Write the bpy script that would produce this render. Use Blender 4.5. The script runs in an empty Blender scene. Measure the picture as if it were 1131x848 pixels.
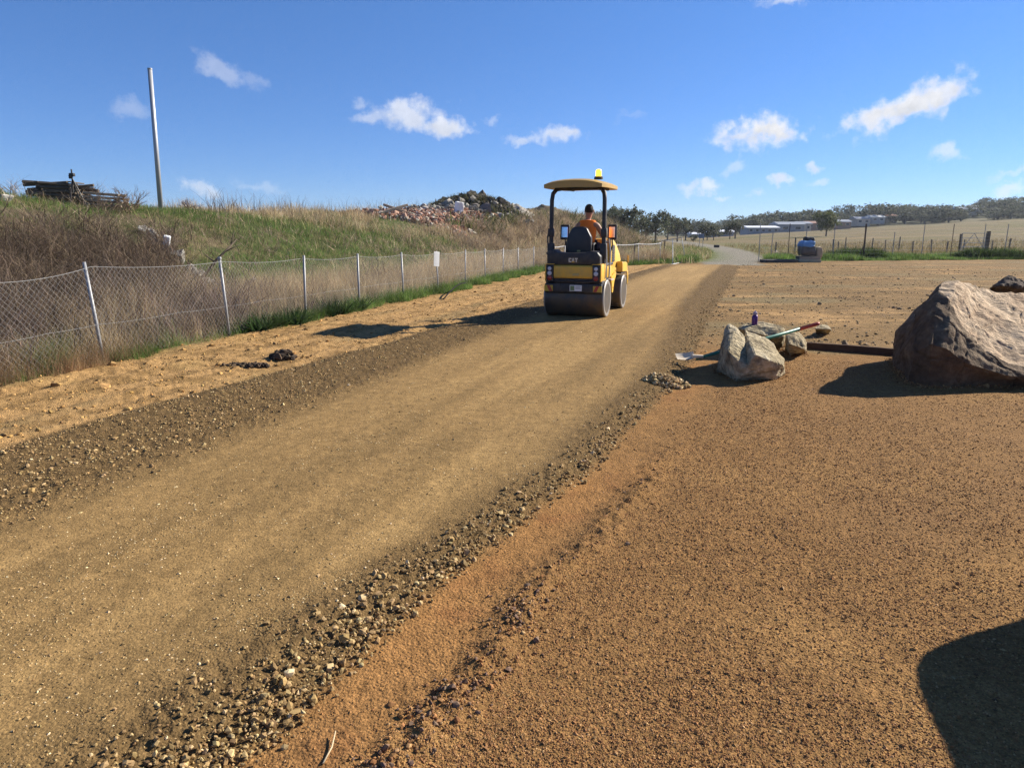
import bpy, bmesh, math, random
import numpy as np
from mathutils import Vector, Matrix, Euler

random.seed(7)
rng = np.random.default_rng(11)
R = math.radians
scene = bpy.context.scene
COL = scene.collection

# ------------------------------------------------------------------ camera survey
CAM_H = 1.72
PITCH = R(12.1)
FPX = 784.0            # focal length in pixels of the 1131 px wide photograph
CP, SP = math.cos(PITCH), math.sin(PITCH)

def ray(px, py):
    xc = (px - 565.5) / FPX
    yc = (424.0 - py) / FPX
    return xc, CP + SP * yc, -SP + CP * yc

def gp(px, py, z=0.0):
    """point where a sight line meets the level z (survey of the place)"""
    x, y, d = ray(px, py)
    t = (z - CAM_H) / d
    return Vector((x * t, y * t, z))

def at(px, py, Y):
    """point on a sight line at the distance Y"""
    x, y, d = ray(px, py)
    t = Y / y
    return Vector((x * t, Y, CAM_H + d * t))

# ------------------------------------------------------------------ numpy noise
_perm = np.random.default_rng(3).permutation(4096)
_ang = np.random.default_rng(4).random(4096) * 2 * np.pi
_gx, _gy = np.cos(_ang), np.sin(_ang)

def pnoise(x, y, seed=0):
    x = np.asarray(x, float); y = np.asarray(y, float)
    xi = np.floor(x).astype(np.int64); yi = np.floor(y).astype(np.int64)
    xf = x - xi; yf = y - yi
    u = xf * xf * xf * (xf * (xf * 6 - 15) + 10); v = yf * yf * yf * (yf * (yf * 6 - 15) + 10)
    def g(ix, iy, fx, fy):
        h = _perm[(_perm[(ix + seed * 57) & 4095] + iy) & 4095]
        return _gx[h] * fx + _gy[h] * fy
    a = g(xi, yi, xf, yf); b = g(xi + 1, yi, xf - 1, yf)
    c = g(xi, yi + 1, xf, yf - 1); d = g(xi + 1, yi + 1, xf - 1, yf - 1)
    return (a + u * (b - a) + v * (c + u * (d - c) - (a + u * (b - a)))) * 1.4

def fbm(x, y, o=4, seed=0, gain=0.5):
    s = 0; a = 1.0; f = 1.0; n = 0
    for i in range(o):
        s = s + a * pnoise(np.asarray(x) * f + i * 17.3, np.asarray(y) * f - i * 9.1, seed + i); n += a; a *= gain; f *= 2.03
    return s / n

def sstep(a, b, x):
    t = np.clip((np.asarray(x, float) - a) / (b - a), 0, 1)
    return t * t * (3 - 2 * t)

# ------------------------------------------------------------------ object helpers
def tag(o, label=None, cat=None, group=None, kind=None):
    if label: o['label'] = label
    if cat: o['category'] = cat
    if group: o['group'] = group
    if kind: o['kind'] = kind
    return o

def thing(name, label, cat, loc=(0, 0, 0), rotz=0.0, group=None):
    o = bpy.data.objects.new(name, None); COL.objects.link(o)
    o.location = loc; o.rotation_euler = (0, 0, rotz); o.empty_display_size = .2
    return tag(o, label, cat, group)

def link(name, me, mat=None, parent=None, smooth=False):
    o = bpy.data.objects.new(name, me); COL.objects.link(o)
    if mat is not None and not me.materials: me.materials.append(mat)
    if parent is not None: o.parent = parent
    if smooth:
        me.polygons.foreach_set('use_smooth', np.ones(len(me.polygons), bool))
    return o

def obj(name, bm, mat, parent=None, smooth=False, angle=None):
    me = bpy.data.meshes.new(name)
    bm.normal_update()
    bm.to_mesh(me); bm.free()
    o = link(name, me, mat, parent, smooth)
    if angle:
        me.polygons.foreach_set('use_smooth', np.ones(len(me.polygons), bool))
        me.set_sharp_from_angle(angle=R(angle))
    return o

def np_mesh(name, verts, faces, tint=None, smooth=False):
    """verts (n,3), faces (m,k) all of the same size, tint (n,3)"""
    me = bpy.data.meshes.new(name)
    n, m, k = len(verts), len(faces), faces.shape[1]
    me.vertices.add(n); me.vertices.foreach_set('co', np.ascontiguousarray(verts, np.float32).ravel())
    me.loops.add(m * k); me.loops.foreach_set('vertex_index', np.ascontiguousarray(faces, np.int32).ravel())
    me.polygons.add(m); me.polygons.foreach_set('loop_start', np.arange(0, m * k, k, dtype=np.int32))
    me.polygons.foreach_set('use_smooth', np.full(m, smooth, bool))
    if tint is not None:
        a = me.attributes.new('tint', 'FLOAT_COLOR', 'POINT')
        a.data.foreach_set('color', (tint if tint.shape[1] == 4 else np.c_[tint, np.ones(n)]).astype(np.float32).ravel())
    me.update(calc_edges=True)
    return me

def bx(bm, c, s, rot=None, bevel=0.0, seg=2, taper=None):
    """box centre c, full size s"""
    M = Matrix.Translation(c) @ ((rot if rot is not None else Matrix.Identity(4)))
    r = bmesh.ops.create_cube(bm, size=1.0)
    vs = r['verts']
    for v in vs:
        k = 1.0
        if taper and v.co.z > 0: v.co.x *= taper[0]; v.co.y *= taper[1]
        v.co = Vector((v.co.x * s[0], v.co.y * s[1], v.co.z * s[2]))
    bmesh.ops.transform(bm, matrix=M, verts=vs)
    if bevel > 0:
        es = list({e for v in vs for e in v.link_edges})
        bmesh.ops.bevel(bm, geom=es, offset=bevel, segments=seg, affect='EDGES', profile=.5)

def box(c, s, rot=None, bevel=0.0, seg=2, taper=None):
    bm = bmesh.new(); bx(bm, c, s, rot, bevel, seg, taper); return bm

def tube(bm, pts, rad, n=8, caps=True):
    pts = [Vector(p) for p in pts]
    if not isinstance(rad, (list, tuple)): rad = [rad] * len(pts)
    rings = []
    prev = None
    for i, p in enumerate(pts):
        if i == 0: d = pts[1] - p
        elif i == len(pts) - 1: d = p - pts[i - 1]
        else: d = (pts[i + 1] - p).normalized() + (p - pts[i - 1]).normalized()
        d.normalize()
        if prev is None:
            a = Vector((0, 0, 1)) if abs(d.z) < .9 else Vector((1, 0, 0))
            u = d.cross(a).normalized()
        else:
            u = (prev - d * prev.dot(d))
            u = u.normalized() if u.length > 1e-6 else d.orthogonal().normalized()
        prev = u
        w = d.cross(u)
        rings.append([bm.verts.new(p + rad[i] * (math.cos(2 * math.pi * k / n) * u + math.sin(2 * math.pi * k / n) * w)) for k in range(n)])
    for a, b in zip(rings, rings[1:]):
        for k in range(n):
            bm.faces.new((a[k], a[(k + 1) % n], b[(k + 1) % n], b[k]))
    if caps:
        bm.faces.new(rings[0][::-1]); bm.faces.new(rings[-1])

def tubes(pts, rad, n=8):
    bm = bmesh.new(); tube(bm, pts, rad, n); return bm

def lathe(bm, prof, n=32, axis='Z', M=None):
    """prof: list of (radius, height) turned around the axis"""
    rings = []
    for r, h in prof:
        ring = []
        for k in range(n):
            a = 2 * math.pi * k / n
            x, y, z = r * math.cos(a), r * math.sin(a), h
            v = Vector((x, y, z)) if axis == 'Z' else Vector((z, x, y))
            if M is not None: v = M @ v
            ring.append(bm.verts.new(v))
        rings.append(ring)
    for a, b in zip(rings, rings[1:]):
        for k in range(n):
            bm.faces.new((a[k], a[(k + 1) % n], b[(k + 1) % n], b[k]))
    bm.faces.new(rings[0][::-1]); bm.faces.new(rings[-1])
    bmesh.ops.recalc_face_normals(bm, faces=bm.faces)

def prism(bm, poly, a, b, axis='X'):
    """polygon (list of 2D) swept from a to b along the axis; X: poly=(y,z); Y: poly=(x,z); Z: poly=(x,y)"""
    def P(u, v, w):
        return Vector((w, u, v)) if axis == 'X' else Vector((u, w, v)) if axis == 'Y' else Vector((u, v, w))
    A = [bm.verts.new(P(u, v, a)) for u, v in poly]; B = [bm.verts.new(P(u, v, b)) for u, v in poly]
    n = len(poly)
    fs = [bm.faces.new(A), bm.faces.new(B[::-1])]
    for k in range(n): fs.append(bm.faces.new((A[k], B[k], B[(k + 1) % n], A[(k + 1) % n])))
    bmesh.ops.recalc_face_normals(bm, faces=fs)
    return A + B

def prisms(poly, a, b, axis='X', bevel=0.0):
    bm = bmesh.new(); prism(bm, poly, a, b, axis)
    if bevel: bmesh.ops.bevel(bm, geom=list(bm.edges), offset=bevel, segments=2, affect='EDGES', profile=.5)
    return bm

def copy_tree(o, parent=None):
    c = o.copy(); COL.objects.link(c); c.parent = parent
    for ch in list(o.children): copy_tree(ch, c)
    return c

def skin(name, joints, edges, mat, parent=None, root=0, subd=2):
    """one continuous skinned surface grown over a skeleton; joints: (x,y,z,r)"""
    me = bpy.data.meshes.new(name + '_skeleton')
    me.from_pydata([j[:3] for j in joints], edges, [])
    o = bpy.data.objects.new(name + '_skeleton', me); COL.objects.link(o)
    m = o.modifiers.new('s', 'SKIN'); m.use_smooth_shade = True
    lay = me.skin_vertices[0].data if me.skin_vertices else None
    if lay is None:
        bpy.context.view_layer.update(); lay = me.skin_vertices[0].data
    for i, j in enumerate(joints):
        r = j[3]
        lay[i].radius = r if isinstance(r, tuple) else (r, r)
        lay[i].use_root = (i == root)
    s = o.modifiers.new('d', 'SUBSURF'); s.levels = subd; s.render_levels = subd
    dg = bpy.context.evaluated_depsgraph_get(); dg.update()
    ev = o.evaluated_get(dg)
    out = bpy.data.meshes.new_from_object(ev)
    out.name = name
    bpy.data.objects.remove(o); bpy.data.meshes.remove(me)
    out.materials.clear()
    return link(name, out, mat, parent, True)

# ------------------------------------------------------------------ materials
def new_mat(name):
    m = bpy.data.materials.new(name); m.use_nodes = True
    nt = m.node_tree
    return m, nt, nt.nodes['Principled BSDF']

def lnk(nt, a, b): nt.links.new(a, b)

def paint(name, col, rough=.5, metal=0., dirt=.25, dirt_col=(.16, .11, .06), scale=6., spec=.5, bump=0.0):
    """a plain finish with dust and uneven wear"""
    m, nt, b = new_mat(name)
    tc = nt.nodes.new('ShaderNodeTexCoord')
    n = nt.nodes.new('ShaderNodeTexNoise'); n.inputs['Scale'].default_value = scale; n.inputs['Detail'].default_value = 6
    n.inputs['Roughness'].default_value = .65
    lnk(nt, tc.outputs['Object'], n.inputs['Vector'])
    mr = nt.nodes.new('ShaderNodeMapRange'); mr.inputs[1].default_value = .42; mr.inputs[2].default_value = .75
    mr.inputs[3].default_value = 0; mr.inputs[4].default_value = dirt
    lnk(nt, n.outputs['Fac'], mr.inputs[0])
    mx = nt.nodes.new('ShaderNodeMix'); mx.data_type = 'RGBA'
    mx.inputs['A'].default_value = (*col, 1); mx.inputs['B'].default_value = (*dirt_col, 1)
    lnk(nt, mr.outputs[0], mx.inputs['Factor']); lnk(nt, mx.outputs['Result'], b.inputs['Base Color'])
    rr = nt.nodes.new('ShaderNodeMapRange'); rr.inputs[3].default_value = max(.05, rough - .1); rr.inputs[4].default_value = min(1, rough + .2)
    lnk(nt, n.outputs['Fac'], rr.inputs[0]); lnk(nt, rr.outputs[0], b.inputs['Roughness'])
    b.inputs['Metallic'].default_value = metal
    b.inputs['Specular IOR Level'].default_value = spec
    if bump:
        bp = nt.nodes.new('ShaderNodeBump'); bp.inputs['Strength'].default_value = bump; bp.inputs['Distance'].default_value = .02
        lnk(nt, n.outputs['Fac'], bp.inputs['Height']); lnk(nt, bp.outputs[0], b.inputs['Normal'])
    return m

def tint_mat(name, rough=.9, trans=0.0, spec=.2, var=.25, vscale=30.):
    """colour from the mesh's tint attribute with fine uneven variation"""
    m, nt, b = new_mat(name)
    at_ = nt.nodes.new('ShaderNodeAttribute'); at_.attribute_name = 'tint'
    geo = nt.nodes.new('ShaderNodeNewGeometry')
    n = nt.nodes.new('ShaderNodeTexNoise'); n.inputs['Scale'].default_value = vscale; n.inputs['Detail'].default_value = 3
    lnk(nt, geo.outputs['Position'], n.inputs['Vector'])
    mr = nt.nodes.new('ShaderNodeMapRange'); mr.inputs[1].default_value = .25; mr.inputs[2].default_value = .75
    mr.inputs[3].default_value = 1 - var; mr.inputs[4].default_value = 1 + var
    lnk(nt, n.outputs['Fac'], mr.inputs[0])
    vm = nt.nodes.new('ShaderNodeVectorMath'); vm.operation = 'SCALE'
    lnk(nt, at_.outputs['Color'], vm.inputs[0]); lnk(nt, mr.outputs[0], vm.inputs['Scale'])
    lnk(nt, vm.outputs[0], b.inputs['Base Color'])
    b.inputs['Roughness'].default_value = rough; b.inputs['Specular IOR Level'].default_value = spec
    if trans:
        t = nt.nodes.new('ShaderNodeBsdfTranslucent'); lnk(nt, vm.outputs[0], t.inputs['Color'])
        ms = nt.nodes.new('ShaderNodeMixShader'); ms.inputs[0].default_value = trans
        out = nt.nodes['Material Output']
        lnk(nt, b.outputs[0], ms.inputs[1]); lnk(nt, t.outputs[0], ms.inputs[2]); lnk(nt, ms.outputs[0], out.inputs['Surface'])
    return m

def rock_mat(name, c1, c2, c3, scale=3., bump=.6, strata=None):
    m, nt, b = new_mat(name)
    tc = nt.nodes.new('ShaderNodeTexCoord')
    def noise(sc, det=8, ro=.6, vec=None):
        n = nt.nodes.new('ShaderNodeTexNoise'); n.inputs['Scale'].default_value = sc; n.inputs['Detail'].default_value = det
        n.inputs['Roughness'].default_value = ro
        lnk(nt, vec or tc.outputs['Object'], n.inputs['Vector']); return n
    n1 = noise(scale); n2 = noise(scale * 5.3, 6); n3 = noise(scale * 22, 4)
    rmp = nt.nodes.new('ShaderNodeValToRGB'); e = rmp.color_ramp.elements
    e[0].position = .3; e[0].color = (*c1, 1); e[1].position = .7; e[1].color = (*c3, 1)
    k = rmp.color_ramp.elements.new(.5); k.color = (*c2, 1)
    lnk(nt, n1.outputs['Fac'], rmp.inputs[0])
    mr = nt.nodes.new('ShaderNodeMapRange'); mr.inputs[1].default_value = .3; mr.inputs[2].default_value = .7
    mr.inputs[3].default_value = .6; mr.inputs[4].default_value = 1.35
    lnk(nt, n2.outputs['Fac'], mr.inputs[0])
    vm = nt.nodes.new('ShaderNodeVectorMath'); vm.operation = 'SCALE'
    lnk(nt, rmp.outputs[0], vm.inputs[0]); lnk(nt, mr.outputs[0], vm.inputs['Scale'])
    lnk(nt, vm.outputs[0], b.inputs['Base Color'])
    b.inputs['Roughness'].default_value = .9; b.inputs['Specular IOR Level'].default_value = .15
    ad = nt.nodes.new('ShaderNodeMath'); ad.operation = 'MULTIPLY_ADD'; ad.inputs[1].default_value = .35
    lnk(nt, n3.outputs['Fac'], ad.inputs[0]); lnk(nt, n2.outputs['Fac'], ad.inputs[2])
    h = ad.outputs[0]
    if strata:
        mp = nt.nodes.new('ShaderNodeMapping'); mp.inputs['Rotation'].default_value = strata[0]; mp.inputs['Scale'].default_value = strata[1]
        lnk(nt, tc.outputs['Object'], mp.inputs['Vector'])
        ns = noise(4., 5, .6, mp.outputs[0])
        a2 = nt.nodes.new('ShaderNodeMath'); a2.operation = 'MULTIPLY_ADD'; a2.inputs[1].default_value = strata[2]
        lnk(nt, ns.outputs['Fac'], a2.inputs[0]); lnk(nt, h, a2.inputs[2]); h = a2.outputs[0]
        m2 = nt.nodes.new('ShaderNodeMapRange'); m2.inputs[1].default_value = .36; m2.inputs[2].default_value = .52; m2.inputs[3].default_value = .62; m2.inputs[4].default_value = 1.08
        lnk(nt, ns.outputs['Fac'], m2.inputs[0])
        v2 = nt.nodes.new('ShaderNodeVectorMath'); v2.operation = 'SCALE'; lnk(nt, vm.outputs[0], v2.inputs[0]); lnk(nt, m2.outputs[0], v2.inputs['Scale']); lnk(nt, v2.outputs[0], b.inputs['Base Color'])
    bp = nt.nodes.new('ShaderNodeBump'); bp.inputs['Strength'].default_value = bump; bp.inputs['Distance'].default_value = .05
    lnk(nt, h, bp.inputs['Height']); lnk(nt, bp.outputs[0], b.inputs['Normal'])
    return m

def glow(name, col, strength):
    m, nt, b = new_mat(name)
    b.inputs['Base Color'].default_value = (*col, 1)
    b.inputs['Emission Color'].default_value = (*col, 1); b.inputs['Emission Strength'].default_value = strength
    b.inputs['Roughness'].default_value = .2
    return m
# ------------------------------------------------------------------ layout of the site (metres; camera at the origin, looking along +Y)
S = 1.042
HEAD = R(-19.3)        # track direction
def _c(pts): 
    a = np.array(pts, float) * S
    return a[:, 0], a[:, 1]
_ro = _c([(-3, -2.4), (1.0, -1.2), (2.015, -0.768), (2.726, -0.480), (3.647, 0.000), (4.501, 0.461), (7.965, 1.977), (9.981, 2.668), (14.012, 3.954), (24.7, 7.6), (32, 10.1), (42, 13.4)])
_ri = _c([(-3, -3.0), (1.0, -1.8), (1.967, -1.267), (2.534, -0.979), (3.493, -0.326), (4.626, 0.288), (8.791, 1.939), (15.547, 3.791), (24.7, 6.75), (32, 9.3), (42, 12.7)])
_lo = _c([(-3, -7.2), (2, -5.25), (5.42, -4.0), (8.7, -2.75), (10.7, -1.9), (13.2, -1.02), (24, 3.0), (32, 6.0), (42, 9.7)])
_li = _c([(-3, -4.9), (2, -3.3), (4.4, -2.5), (8, -1.3), (13.8, .55), (24, 4.0), (32, 6.9), (42, 10.4)])
def xro(y): return np.interp(y, *_ro) + .03 * pnoise(np.asarray(y) * 1.7, 3.3) + .03 * pnoise(np.asarray(y) * 5.1, 8.3)
def xri(y): return np.interp(y, *_ri) + .05 * pnoise(np.asarray(y) * 1.1, 5.7)
def xlo(y): return np.interp(y, *_lo) + .10 * pnoise(np.asarray(y) * .9, 1.7) + .05 * pnoise(np.asarray(y) * 3.9, 2.7)
def xli(y): return np.interp(y, *_li) + .10 * pnoise(np.asarray(y) * .5, 7.7)

# fence on the left: straight, then it bends to the right
FENCE = np.array([(-9.0, -2.0), (-8.28 + .29 * 5, 5.0), (-8.28 + .29 * 31.9, 31.9), (5.95, 37.5), (9.3, 41.0)])
def xfence(y): return np.interp(y, FENCE[:, 1], FENCE[:, 0])
# toe of the bank behind it and the height of its crest
_toe = np.array([(-20, -15.0), (5, -7.9), (33, .3), (38, 2.0), (52, 7.0), (68, 12.6), (83, 17.2), (110, 22), (3000, 400)])
def xtoe(y): return np.interp(y, _toe[:, 0], _toe[:, 1])
_cr = np.array([(-20, 2.9), (16, 2.85), (20, 2.7), (26, 2.42), (31, 2.42), (41, 2.55), (49, 2.9), (55, 3.05), (62, 3.05), (73, 3.2), (83, 2.9), (92, 1.2), (100, .1), (3000, 0)])
def crest(y): return np.interp(y, _cr[:, 0], _cr[:, 1])
def bank_d(x, y): return (xtoe(y) - x) * .955

ROAD = np.array([(10.9, 35), (12.6, 41.5), (15.2, 48), (18.0, 58), (20.6, 70), (23.6, 86), (27, 110), (31, 140), (36, 200)])
def xroad(y): return np.interp(y, ROAD[:, 1], ROAD[:, 0])

def yard_far(x): return np.interp(x, [0, 9.5, 20, 31, 60], [38, 40.2, 43.5, 45.5, 50]) + .3 * pnoise(np.asarray(x) * .7, 4.4)

def H(x, y):
    """smooth height of the ground"""
    x = np.asarray(x, float); y = np.asarray(y, float)
    # track platform
    t = sstep(xlo(y) - .05, xlo(y) + .45, x) * (1 - sstep(xri(y) - .05, xro(y) + .05, x)) * (1 - sstep(34, 42, y))
    h = .075 * t
    rr = np.hypot(x, y)
    # bank
    d = bank_d(x, y)
    w = np.interp(y, [20, 45, 75], [10.0, 10.0, 7.5])
    p = sstep(-.6, 1.0, d / w * 1.0) * 0 + np.clip(d / w, 0, 1)
    prof = p * p * (3 - 2 * p) * .75 + .25 * p
    back = 1 - .25 * sstep(1.15, 2.6, d / w)
    h = h + crest(y) * prof * back * (1 + .06 * pnoise(x * .35, y * .35, 5)) + .10 * fbm(x * .6, y * .6, 3, 9) * sstep(.3, 2.5, d)
    # far field and hill on the right
    b = x / np.maximum(y, 1.0)
    front = sstep(48, 60, y)
    h = h + front * (sstep(55, 230, y) * 5.6 * np.clip((b - .27) / .45, 0, 1.35) + sstep(230, 430, y) * 10.5 * np.clip((b - .24) / .45, 0, 1.5))
    h = h + sstep(60, 200, y) * .5 * fbm(x * .02, y * .02, 3, 2)
    return h

def Hf(x, y): return float(H(np.array([x]), np.array([y]))[0])

def micro(x, y):
    """clods, ruts and grain that the mesh carries close to the camera"""
    r = np.hypot(x, y)
    k = 1 - sstep(25, 60, r)
    on = sstep(xlo(y) - .02, xlo(y) + .1, x) * (1 - sstep(xro(y) - .1, xro(y), x))
    comp = sstep(xli(y) - .2, xli(y) + .25, x) * (1 - sstep(xri(y) - .25, xri(y) + .05, x))
    loose = on * (1 - comp)
    left = (1 - sstep(xlo(y) - .1, xlo(y), x))
    right = sstep(xro(y), xro(y) + .1, x)
    u = x * math.cos(HEAD) + y * math.sin(HEAD) ; v = -x * math.sin(HEAD) + y * math.cos(HEAD)
    m = comp * (.006 * fbm(u * 2.6, v * .16, 4, 54) + .0035 * fbm(x * 14, y * 14, 2, 22))
    m = m + loose * (.018 * fbm(x * 5, y * 5, 4, 23) + .012 * pnoise(x * 21, y * 21, 24))
    rut = fbm(u * 3.2 + .4 * pnoise(v * .6, u), v * .35, 3, 25)
    cl = fbm(x * 4.2, y * 4.2, 4, 26)
    m = m + left * (.045 * rut + .05 * cl * sstep(-.1, .5, pnoise(x * .8, y * .5, 27)) + .012 * pnoise(x * 16, y * 16, 28))
    yard = right * sstep(9.6, 10.6, y)
    ru = fbm(x * .7, y * 2.6 + .5 * pnoise(x * .5, y), 4, 29)
    m = m + yard * (.012 * ru + .03 * np.maximum(0, fbm(x * .5, y * 3.2, 3, 77)) * 1.0 + .004 * fbm(x * 1.5, y * 3, 2, 30) * sstep(0, .5, pnoise(x * .4, y * .6, 41)))
    fine = right * (1 - sstep(9.6, 10.6, y))
    m = m + fine * (.012 * fbm(x * 2.1, y * 2.1, 4, 31) + .004 * pnoise(x * 28, y * 28, 32))
    # band of kicked up stones beside the orange strip
    c = xro(y) + .46 + .1 * pnoise(y * 1.3, 9.9)
    m = m + fine * (1 - sstep(4.5, 6.5, y)) * .03 * np.exp(-((x - c) / .12) ** 2) * (1 + fbm(x * 9, y * 9, 2, 33))
    return m * k

COLS = dict(
    compact=(.270, .168, .066), loose=(.155, .097, .040), clay=(.45, .270, .110), fine=(.255, .138, .050), yard=(.235, .145, .058),
    grey=(.225, .168, .080), dry=(.24, .18, .09), green=(.075, .11, .026), soil=(.13, .10, .06), road=(.24, .215, .165), field=(.185, .143, .070))

def ground_colour(x, y):
    C = {k: np.array(v) for k, v in COLS.items()}
    def mix(a, b, f): return a + (b - a) * np.clip(f, 0, 1)[:, None]
    n1 = fbm(x * .9, y * .9, 4, 51); n2 = fbm(x * 3.1, y * 3.1, 4, 52); n3 = fbm(x * .25, y * .8, 4, 53)
    u = x * math.cos(HEAD) + y * math.sin(HEAD); v = -x * math.sin(HEAD) + y * math.cos(HEAD)
    ns = fbm(u * 2.6, v * .16, 4, 54)
    base = np.tile(C['field'], (len(x), 1))
    far = fbm(x * .03, y * .03, 4, 55)
    base = mix(base, np.array((0.150, 0.130, 0.051)), sstep(-.05, .35, far + .4 * fbm(x * .15, y * .4, 3, 58)))
    base = mix(base, np.array((0.246, 0.180, 0.094)), sstep(.1, .5, fbm(x * .012, y * .05, 3, 59)) * sstep(60, 90, y))
    # yard: clay, grey patches, long streaks
    yard = mix(np.tile(C['yard'], (len(x), 1)), C['clay'], sstep(.0, .55, n3 + .45 * n2))
    yard = mix(yard, C['grey'], sstep(-.02, .40, fbm(x * .22, y * .5, 4, 56)) * .85)
    yard = mix(yard, np.array((0.150, 0.094, 0.043)), sstep(.05, .4, fbm(x * .30, y * 2.2, 4, 57)) * .6)
    inyard = 1 - sstep(-.4, .4, y - yard_far(x))
    base = mix(base, yard, inyard)
    # fine red gravel in front of the edging
    fine = mix(np.tile(C['fine'], (len(x), 1)), np.array((0.375, 0.216, 0.078)), sstep(.0, .4, n1 + .5 * pnoise(x * .35 + 4, y * .35, 79)) * .30)
    fine = mix(fine, np.array((0.225, 0.124, 0.050)), sstep(.1, .5, fbm(x * .6, y * .6, 3, 60)) * .5)
    lim = 10.15 - .12 * (x - 4.4) + .25 * pnoise(x * 1.1, 2.2)
    base = mix(base, fine, (1 - sstep(-.25, .25, y - lim)) * (x > xro(y) - .3))
    # orange strip along the right edge of the track
    w = .34 + .16 * pnoise(y * .9, 3.1)
    strip = (1 - sstep(w - .12, w + .12, x - xro(y))) * (x > xro(y) - .3) * (1 - sstep(9, 13, y)) * (1 - .75 * sstep(4.5, 5.5, y) * (1 - sstep(6.6, 7.4, y)))
    base = mix(base, mix(np.tile((.345, .170, .058), (len(x), 1)), np.array((.25, .105, .038)), sstep(0, .5, n2)), strip * (.35 + .4 * sstep(-.3, .3, n1)))
    # left strip of churned orange dirt
    left = mix(np.tile(C['clay'], (len(x), 1)), np.array((0.272, 0.163, 0.063)), sstep(-.15, .3, n2 + .5 * ns))
    left = mix(left, np.array((0.450, 0.284, 0.113)), sstep(.05, .45, n1) * .6)
    left = mix(left, C['grey'], sstep(.1, .5, fbm(u * 1.2, v * .4, 3, 61)) * .5)
    isleft = (1 - sstep(xlo(y) - .06, xlo(y) + .06, x)) * (y < 44)
    base = mix(base, left, isleft * (x > xfence(y) - 1.0))
    # track
    on = sstep(xlo(y) - .06, xlo(y) + .08, x) * (1 - sstep(xro(y) - .12, xro(y) + .05, x)) * (1 - sstep(36, 38, y))
    comp = sstep(xli(y) - .3, xli(y) + .3, x) * (1 - sstep(xri(y) - .4, xri(y) + .05, x))
    tr = mix(np.tile(C['loose'], (len(x), 1)), C['compact'], comp)
    tr = mix(tr, np.array((0.203, 0.128, 0.051)), comp * sstep(.0, .36, ns + .25 * n1) * .65)
    tr = mix(tr, np.array((0.390, 0.248, 0.099)), comp * sstep(.0, .42, -ns + .25 * n2) * .5 + comp * sstep(12, 26, y) * .5)
    base = mix(base, tr, on)
    # grey gravel road further on
    rd = (1 - sstep(1.3, 1.9, np.abs(x - xroad(y)) + .3 * pnoise(x * .5, y * .5, 3))) * (y > 37.5) * (y < 210)
    base = mix(base, C['road'], rd)
    # grass verges
    g = (sstep(-.1, .3, (xfence(y) + .35 + .35 * pnoise(x * .8, y * .8, 63)) - x)) * (y < 46)
    verge = mix(np.tile(C['dry'], (len(x), 1)), C['green'], sstep(-.2, .3, fbm(x * .5, y * .5, 3, 64)))
    base = mix(base, verge, g)
    d = bank_d(x, y)
    bank = mix(np.tile(C['soil'], (len(x), 1)), C['green'], sstep(-.2, .25, fbm(x * .25, y * .18, 3, 65) + .35 * sstep(20, 25, y) * (1 - sstep(38, 48, y))))
    bank = mix(bank, np.array((.27, .20, .11)), sstep(0, .4, fbm(x * .5, y * .5, 3, 66)) * .6)
    base = mix(base, bank, sstep(.2, 1.5, d) * (y < 110))
    gr = sstep(-.2, .6, y - yard_far(x)) * (1 - sstep(2.2, 4.5, y - yard_far(x))) * (x > 9) * (np.abs(x - xroad(y)) > 2.0)
    base = mix(base, C['green'], gr * .8)
    gl = (1 - sstep(1.5, 4.5, np.abs(x - (xroad(y) - 4.2)))) * sstep(41, 43, y) * (1 - sstep(80, 100, y))
    base = mix(base, np.array((.12, .15, .045)), gl * .8)
    gl = (1 - sstep(1.5, 3.5, np.abs(x - (xroad(y) + 5.0)))) * sstep(50, 54, y) * (1 - sstep(80, 120, y))
    base = mix(base, np.array((.15, .165, .06)), gl * .7)
    hill = sstep(240, 330, y)
    base = mix(base, mix(np.tile((.10, .105, .055), (len(x), 1)), np.array((.16, .135, .08)), sstep(-.1, .3, fbm(x * .012, y * .012, 3, 67))), hill)
    base = np.clip(base * (1 + .10 * fbm(x * 7, y * 7, 2, 68))[:, None], 0, 1)
    grain = .75 - .36 * on * comp + .15 * isleft
    return np.c_[base, grain]

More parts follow.
